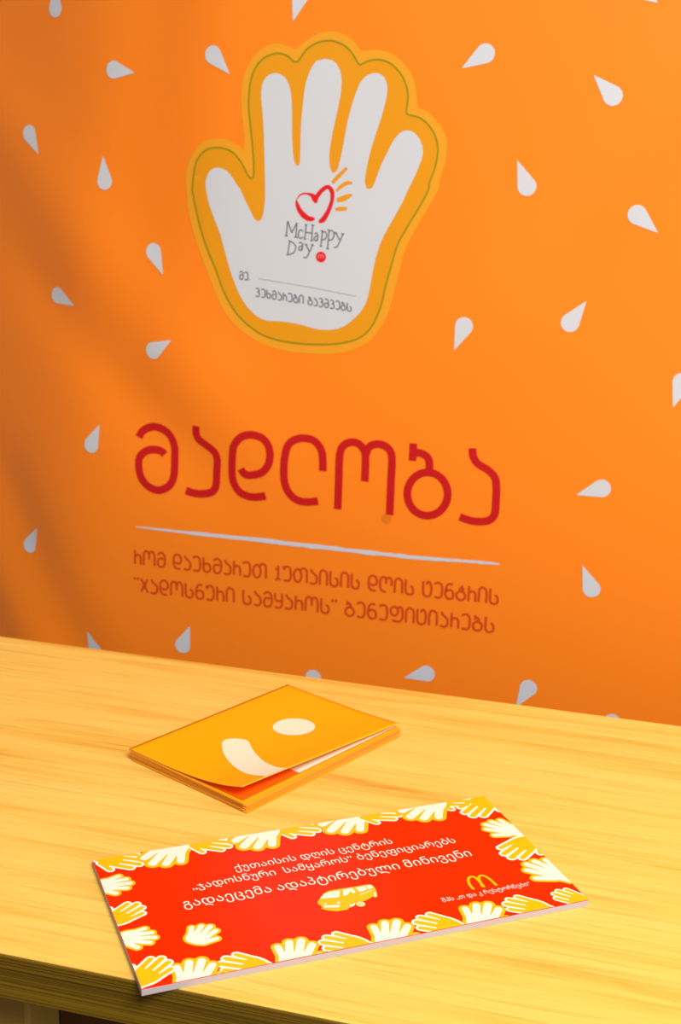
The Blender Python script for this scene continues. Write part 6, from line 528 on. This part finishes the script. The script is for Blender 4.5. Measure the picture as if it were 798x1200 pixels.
def caption(name, text, key, stroke, m, parent, lift):
    bm = bmesh.new()
    lettering(bm, text, *DATA[key], stroke)
    return on_cloth(name, bm, m, parent, lift, False)


caption('caption_line', '\u10E0\u10DD\u10DB \u10D3\u10D0\u10D4\u10EE\u10DB\u10D0\u10E0\u10D4\u10D7 \u10E5\u10E3\u10D7\u10D0\u10D8\u10E1\u10D8\u10E1 \u10D3\u10E6\u10D8\u10E1 \u10EA\u10D4\u10DC\u10E2\u10E0\u10D8\u10E1', 'cap1', 0.0029, M['print_rust'], banner, 0.0005)
caption('caption_line', "''\u10EF\u10D0\u10D3\u10DD\u10E1\u10DC\u10E3\u10E0\u10D8 \u10E1\u10D0\u10DB\u10E7\u10D0\u10E0\u10DD\u10E1'' \u10D1\u10D4\u10DC\u10D4\u10E4\u10D8\u10EA\u10D8\u10D0\u10E0\u10D4\u10D1\u10E1", 'cap2', 0.0029, M['print_rust'], banner, 0.0005)
caption('small_caption', '\u10DB\u10D4.', 'pal1', 0.0015, M['letter_grey'], emblem, 0.0010)
caption('small_caption', '\u10D5\u10D4\u10EE\u10DB\u10D0\u10E0\u10D4\u10D1\u10D8 \u10D1\u10D0\u10D5\u10E8\u10D5\u10D4\u10D1\u10E1', 'pal2', 0.0015, M['letter_grey'], emblem, 0.0010)


def drop_outline(tx, tz, bx, bz, n=22):
    """a drop with its point at t and its round end at b"""
    L = math.hypot(bx - tx, bz - tz)
    ux, uz = (bx - tx) / L, (bz - tz) / L
    L = 0.0415
    r = 0.0108
    c = L - r
    al = math.acos(r / c)
    pts = []
    for k in range(n + 1):
        a = math.pi - al - (2 * math.pi - 2 * al) * k / n
        pts.append((c + r * math.cos(a), r * math.sin(a)))
    tip = [(0.0008, -0.0006), (0.0, 0.0), (0.0008, 0.0006)]
    return [(tx + ux * a - uz * b_, tz + uz * a + ux * b_) for a, b_ in pts + tip]


# the pattern goes on to the hems of the cloth
MORE = [(0.12, 1.40, 70), (0.30, 1.30, 200), (0.16, 1.17, 320), (0.36, 1.05, 110), (0.13, 0.90, 30), (0.33, 0.80, 250),
        (0.16, 0.66, 160), (0.52, 1.42, 10), (0.56, 1.16, 280), (0.54, 0.92, 60), (0.55, 0.68, 190),
        (-1.02, 1.34, 40), (-1.06, 1.10, 250), (-1.01, 0.88, 150), (-1.05, 0.66, 80)]
MORE = [(x, z, x + 0.04 * math.cos(math.radians(a)), z + 0.04 * math.sin(math.radians(a))) for x, z, a in MORE]
for d in list(DATA['drops']) + MORE:
    bm = bmesh.new()
    poly2(bm, drop_outline(*d))
    on_cloth('drop_print', bm, M['print_white'], banner, 0.0005)

# ------------------------------------------------------------------ red card
cx, cy, cang, CW, CH = (-0.24576, -0.39294, 0.64245, 0.3423, 0.17604)
CT = 0.005
card = thing('foam_board_card', 'red card on thick foam board with a border of hands, overhanging the front table edge', 'card',
             (cx, cy, TZ), (0, 0, cang))
bm = bmesh.new()
box(bm, -CW / 2, CW / 2, -CH / 2, CH / 2, 0.0, CT - 0.0003, 0.0003)
o = obj('foam_board', bm, M['foam'], card)
o['label'] = 'whitish foam core edge'
bm = bmesh.new()
box(bm, -CW / 2 + 0.0002, CW / 2 - 0.0002, -CH / 2 + 0.0002, CH / 2 - 0.0002, CT - 0.0003, CT)
obj('red_face', bm, M['card_red'], card)


def clip_card(bm):
    e = 0.0004
    for co, no in (((CW / 2 - e, 0, 0), (1, 0, 0)), ((-CW / 2 + e, 0, 0), (-1, 0, 0)), ((0, CH / 2 - e, 0), (0, 1, 0)), ((0, -CH / 2 + e, 0), (0, -1, 0))):
        bmesh.ops.bisect_plane(bm, geom=bm.verts[:] + bm.edges[:] + bm.faces[:], plane_co=co, plane_no=no, clear_outer=True)


for k, (t, wx, wy, tx, ty, mir) in enumerate(DATA['hands']):
    L = math.hypot(tx - wx, ty - wy)
    s = L / 1.05
    ux, uy = (tx - wx) / L, (ty - wy) / L
    bm = bmesh.new()
    for lay, mi in (('0', 0), ('1', 1)):
        pts = []
        for a, b_ in HANDSHAPE[t + lay]:
            if mir:
                a = -a
            pts.append((wx + (uy * a + ux * b_) * s, wy + (-ux * a + uy * b_) * s))
        poly2(bm, pts, CT + 0.00012 + 0.00008 * mi + 0.00003 * (k % 4), mi)
    clip_card(bm)
    ms = [M['card_yellow'], M['card_white']] if t in 'WC' else [M['card_white'], M['card_yellow']]
    obj('hand_print', bm, ms, card)


def text_mesh(name, text, key, m, parent, bold, ysc, h):
    """one printed line between two baseline points on the card"""
    cu = bpy.data.curves.new(name, 'FONT')
    cu.body = text
    cu.size = 1.0
    cu.offset = bold
    cu.resolution_u = 4
    tmp = bpy.data.objects.new(name, cu)
    COL.objects.link(tmp)
    dg = bpy.context.evaluated_depsgraph_get()
    me = bpy.data.meshes.new_from_object(tmp.evaluated_get(dg))
    bpy.data.objects.remove(tmp)
    bpy.data.curves.remove(cu)
    x0 = min(v.co.x for v in me.vertices)
    x1 = max(v.co.x for v in me.vertices)
    (ax, ay), (bx_, by_), _ = DATA[key]
    dx, dy = bx_ - ax, by_ - ay
    L = math.hypot(dx, dy)
    ux, uy = dx / L, dy / L
    s = L / (x1 - x0)
    for v in me.vertices:
        a, b_ = (v.co.x - x0) * s, v.co.y * s * ysc
        v.co = (ax + ux * a - uy * b_, ay + uy * a + ux * b_, h)
    return link_obj(name, me, m, parent)


text_mesh('text_line', '\u10E5\u10E3\u10D7\u10D0\u10D8\u10E1\u10D8\u10E1 \u10D3\u10E6\u10D8\u10E1 \u10EA\u10D4\u10DC\u10E2\u10E0\u10D8\u10E1', 't1', M['card_white'], card, 0.001, 1.17, CT + 0.0003)
text_mesh('text_line', '\u201E\u10EF\u10D0\u10D3\u10DD\u10E1\u10DC\u10E3\u10E0\u10D8  \u10E1\u10D0\u10DB\u10E7\u10D0\u10E0\u10DD\u10E1\u201C \u10D1\u10D4\u10DC\u10D4\u10E4\u10D8\u10EA\u10D8\u10D0\u10E0\u10D4\u10D1\u10E1', 't2', M['card_white'], card, 0.001, 1.17, CT + 0.0003)
text_mesh('text_line', '\u10D2\u10D0\u10D3\u10D0\u10D4\u10EA\u10D4\u10DB\u10D0 \u10D0\u10D3\u10D0\u10DE\u10E2\u10D8\u10E0\u10D4\u10D1\u10E3\u10DA\u10D8 \u10DB\u10D8\u10DC\u10D8\u10D5\u10D4\u10DC\u10D8', 't3', M['card_white'], card, 0.001, 1.17, CT + 0.0003)
text_mesh('company_line', '\u10E8\u10DE\u10E1 \u201E\u10D7 \u10D3\u10D0 \u10D9 \u10E0\u10D4\u10E1\u10E2\u10DD\u10E0\u10DC\u10D4\u10D1\u10D8\u201D', 't4', M['card_white'], card, 0.0, 1.3, CT + 0.0003)

bm = bmesh.new()
poly2(bm, DATA['van_body'], CT + 0.0002, 0)
for q in DATA['van_white']:
    poly2(bm, q, CT + 0.0004, 1)
wx, wy = DATA['wheel']
for r, mi, h in ((0.0036, 0, 0.0004), (0.0029, 1, 0.0006), (0.0017, 0, 0.0008), (0.0009, 1, 0.0010)):
    disc2(bm, wx, wy, r, r, CT + h, mi, 24)
obj('van_print', bm, [M['card_yellow'], M['card_white']], card)
bm = bmesh.new()
strokes2(bm, DATA['arches'], CT + 0.0003)
obj('arches_logo', bm, M['card_yellow'], card)

# ------------------------------------------------------------------ stack of booklets
BL, BB = 0.212, 0.148
BOX, BOY, BANG = -0.4856, -0.2438, math.radians(65.06)
NB, BT = 7, 0.00148


def sheet(bm, x0, x1, y0, y1, zf, t, nx=16, ny=14, mi=lambda u, v: 0, em=None):
    edge = em or mi
    """a thin sheet with a curved surface zf(u, v) and thickness t; u along the spine, v away from it"""
    top = [[None] * (nx + 1) for _ in range(ny + 1)]
    bot = [[None] * (nx + 1) for _ in range(ny + 1)]
    for j in range(ny + 1):
        for i in range(nx + 1):
            u, v = i / nx, j / ny
            z = zf(u, v)
            x, y = x0 + (x1 - x0) * u, y0 + (y1 - y0) * v
            top[j][i] = bm.verts.new((x, -y, z))
            bot[j][i] = bm.verts.new((x, -y, z - t))
    for j in range(ny):
        for i in range(nx):
            m = mi((i + .5) / nx, (j + .5) / ny)
            f = bm.faces.new((top[j][i], top[j + 1][i], top[j + 1][i + 1], top[j][i + 1]))
            f.material_index = m
            f = bm.faces.new((bot[j][i + 1], bot[j + 1][i + 1], bot[j + 1][i], bot[j][i]))
            f.material_index = m
    for i in range(nx):
        for j, s in ((0, 0), (ny, 1)):
            a, b_, c, d = top[j][i], top[j][i + 1], bot[j][i + 1], bot[j][i]
            f = bm.faces.new((a, b_, c, d) if s == 0 else (d, c, b_, a))
            f.material_index = edge((i + .5) / nx, 0.0 if s == 0 else 1.0)
    for j in range(ny):
        for i, s in ((0, 0), (nx, 1)):
            a, b_, c, d = top[j][i], top[j + 1][i], bot[j + 1][i], bot[j][i]
            f = bm.faces.new((d, c, b_, a) if s == 0 else (a, b_, c, d))
            f.material_index = edge(0.0 if s == 0 else 1.0, (j + .5) / ny)


ORD = ['bottom booklet of the orange stack, lying on the table top', 'orange booklet second from the bottom of the stack',
       'orange booklet third from the bottom of the stack', 'middle booklet of the orange stack, three above it and three below', 'orange booklet third from the top of the stack',
       'orange booklet second from the top, right under the lifted one',
       'topmost booklet of the stack, amber cover with a cream smile and its corner lifted']
JIT = [(0.0015, -0.002, 0.35), (-0.001, 0.0005, -0.3), (0.0008, -0.001, 0.25), (-0.0018, 0.0, 0.1), (0.0012, -0.0012, 0.3), (0.0, -0.0006, -0.35), (-0.0025, 0.0012, -0.25)]
PAGE_MI = lambda u, v: 0 if u < 0.34 else 1
for k in range(NB):
    jx, jy, ja = JIT[k]
    t = thing('booklet', ORD[k], 'booklet', (BOX + jx, BOY + jy, TZ + k * BT), (0, 0, BANG + math.radians(ja)), 'orange booklets stacked on the table')
    topmost = k == NB - 1
    bm = bmesh.new()
    sheet(bm, 0, BL, 0, BB, lambda u, v: 0.0003, 0.00028, em=lambda u, v: 1)
    obj('back_cover', bm, [M['book_orange'], M['paper_edge']], t)
    bm = bmesh.new()
    sheet(bm, 0.0026, BL - 0.0022, 0.0003, BB - 0.0022, lambda u, v: 0.0011, 0.00075, 50, 8, PAGE_MI,
          (lambda u, v: 1 if u > 0.26 + 0.05 * k and v > 0.9 else 2) if k in (1, 2, 5) else (lambda u, v: 2))
    obj('pages', bm, [M['book_page_orange'], M['book_white'], M['page_edge']], t)
    bm = bmesh.new()
    if topmost:
        def lift(u, v):
            return 0.00145 + (0.0106 * (1 - u) + 0.0030) * v ** 3.6
    else:
        def lift(u, v):
            return 0.00145 + 0.0 * u
    sheet(bm, 0, BL, 0, BB, lift, 0.00028, 40, 32, lambda u, v: 0, lambda u, v: 1)
    front = obj('front_cover', bm, [M['book_orange'], M['paper_edge']], t)
    if topmost:
        for p in front.data.polygons:
            p.use_smooth = p.material_index == 0
        for nm, key in (('smile', 'smile'), ('eye', 'eye')):
            bm = bmesh.new()
            if nm == 'eye':
                disc2(bm, DATA['eye'][0], -DATA['eye'][1], 0.0203, 0.0203)
            else:
                poly2(bm, [(p[0], -p[1]) for p in DATA['smile']])
            for c in [BL * i / 40 for i in range(41)]:
                bmesh.ops.bisect_plane(bm, geom=bm.verts[:] + bm.edges[:] + bm.faces[:], plane_co=(c, 0, 0), plane_no=(1, 0, 0), dist=1e-7)
            for c in [-BB * i / 32 for i in range(33)]:
                bmesh.ops.bisect_plane(bm, geom=bm.verts[:] + bm.edges[:] + bm.faces[:], plane_co=(0, c, 0), plane_no=(0, 1, 0), dist=1e-7)
            bmesh.ops.bisect_plane(bm, geom=bm.verts[:] + bm.edges[:] + bm.faces[:], plane_co=(0, -BB + 0.0002, 0), plane_no=(0, -1, 0), clear_outer=True)
            for v in bm.verts:
                v.co.z = lift(v.co.x / BL, -v.co.y / BB) + 0.0003
            o = obj(nm, bm, M['book_cream_print'], front, True)
            o['label'] = 'cream curved smile print' if nm == 'smile' else 'cream round eye print'
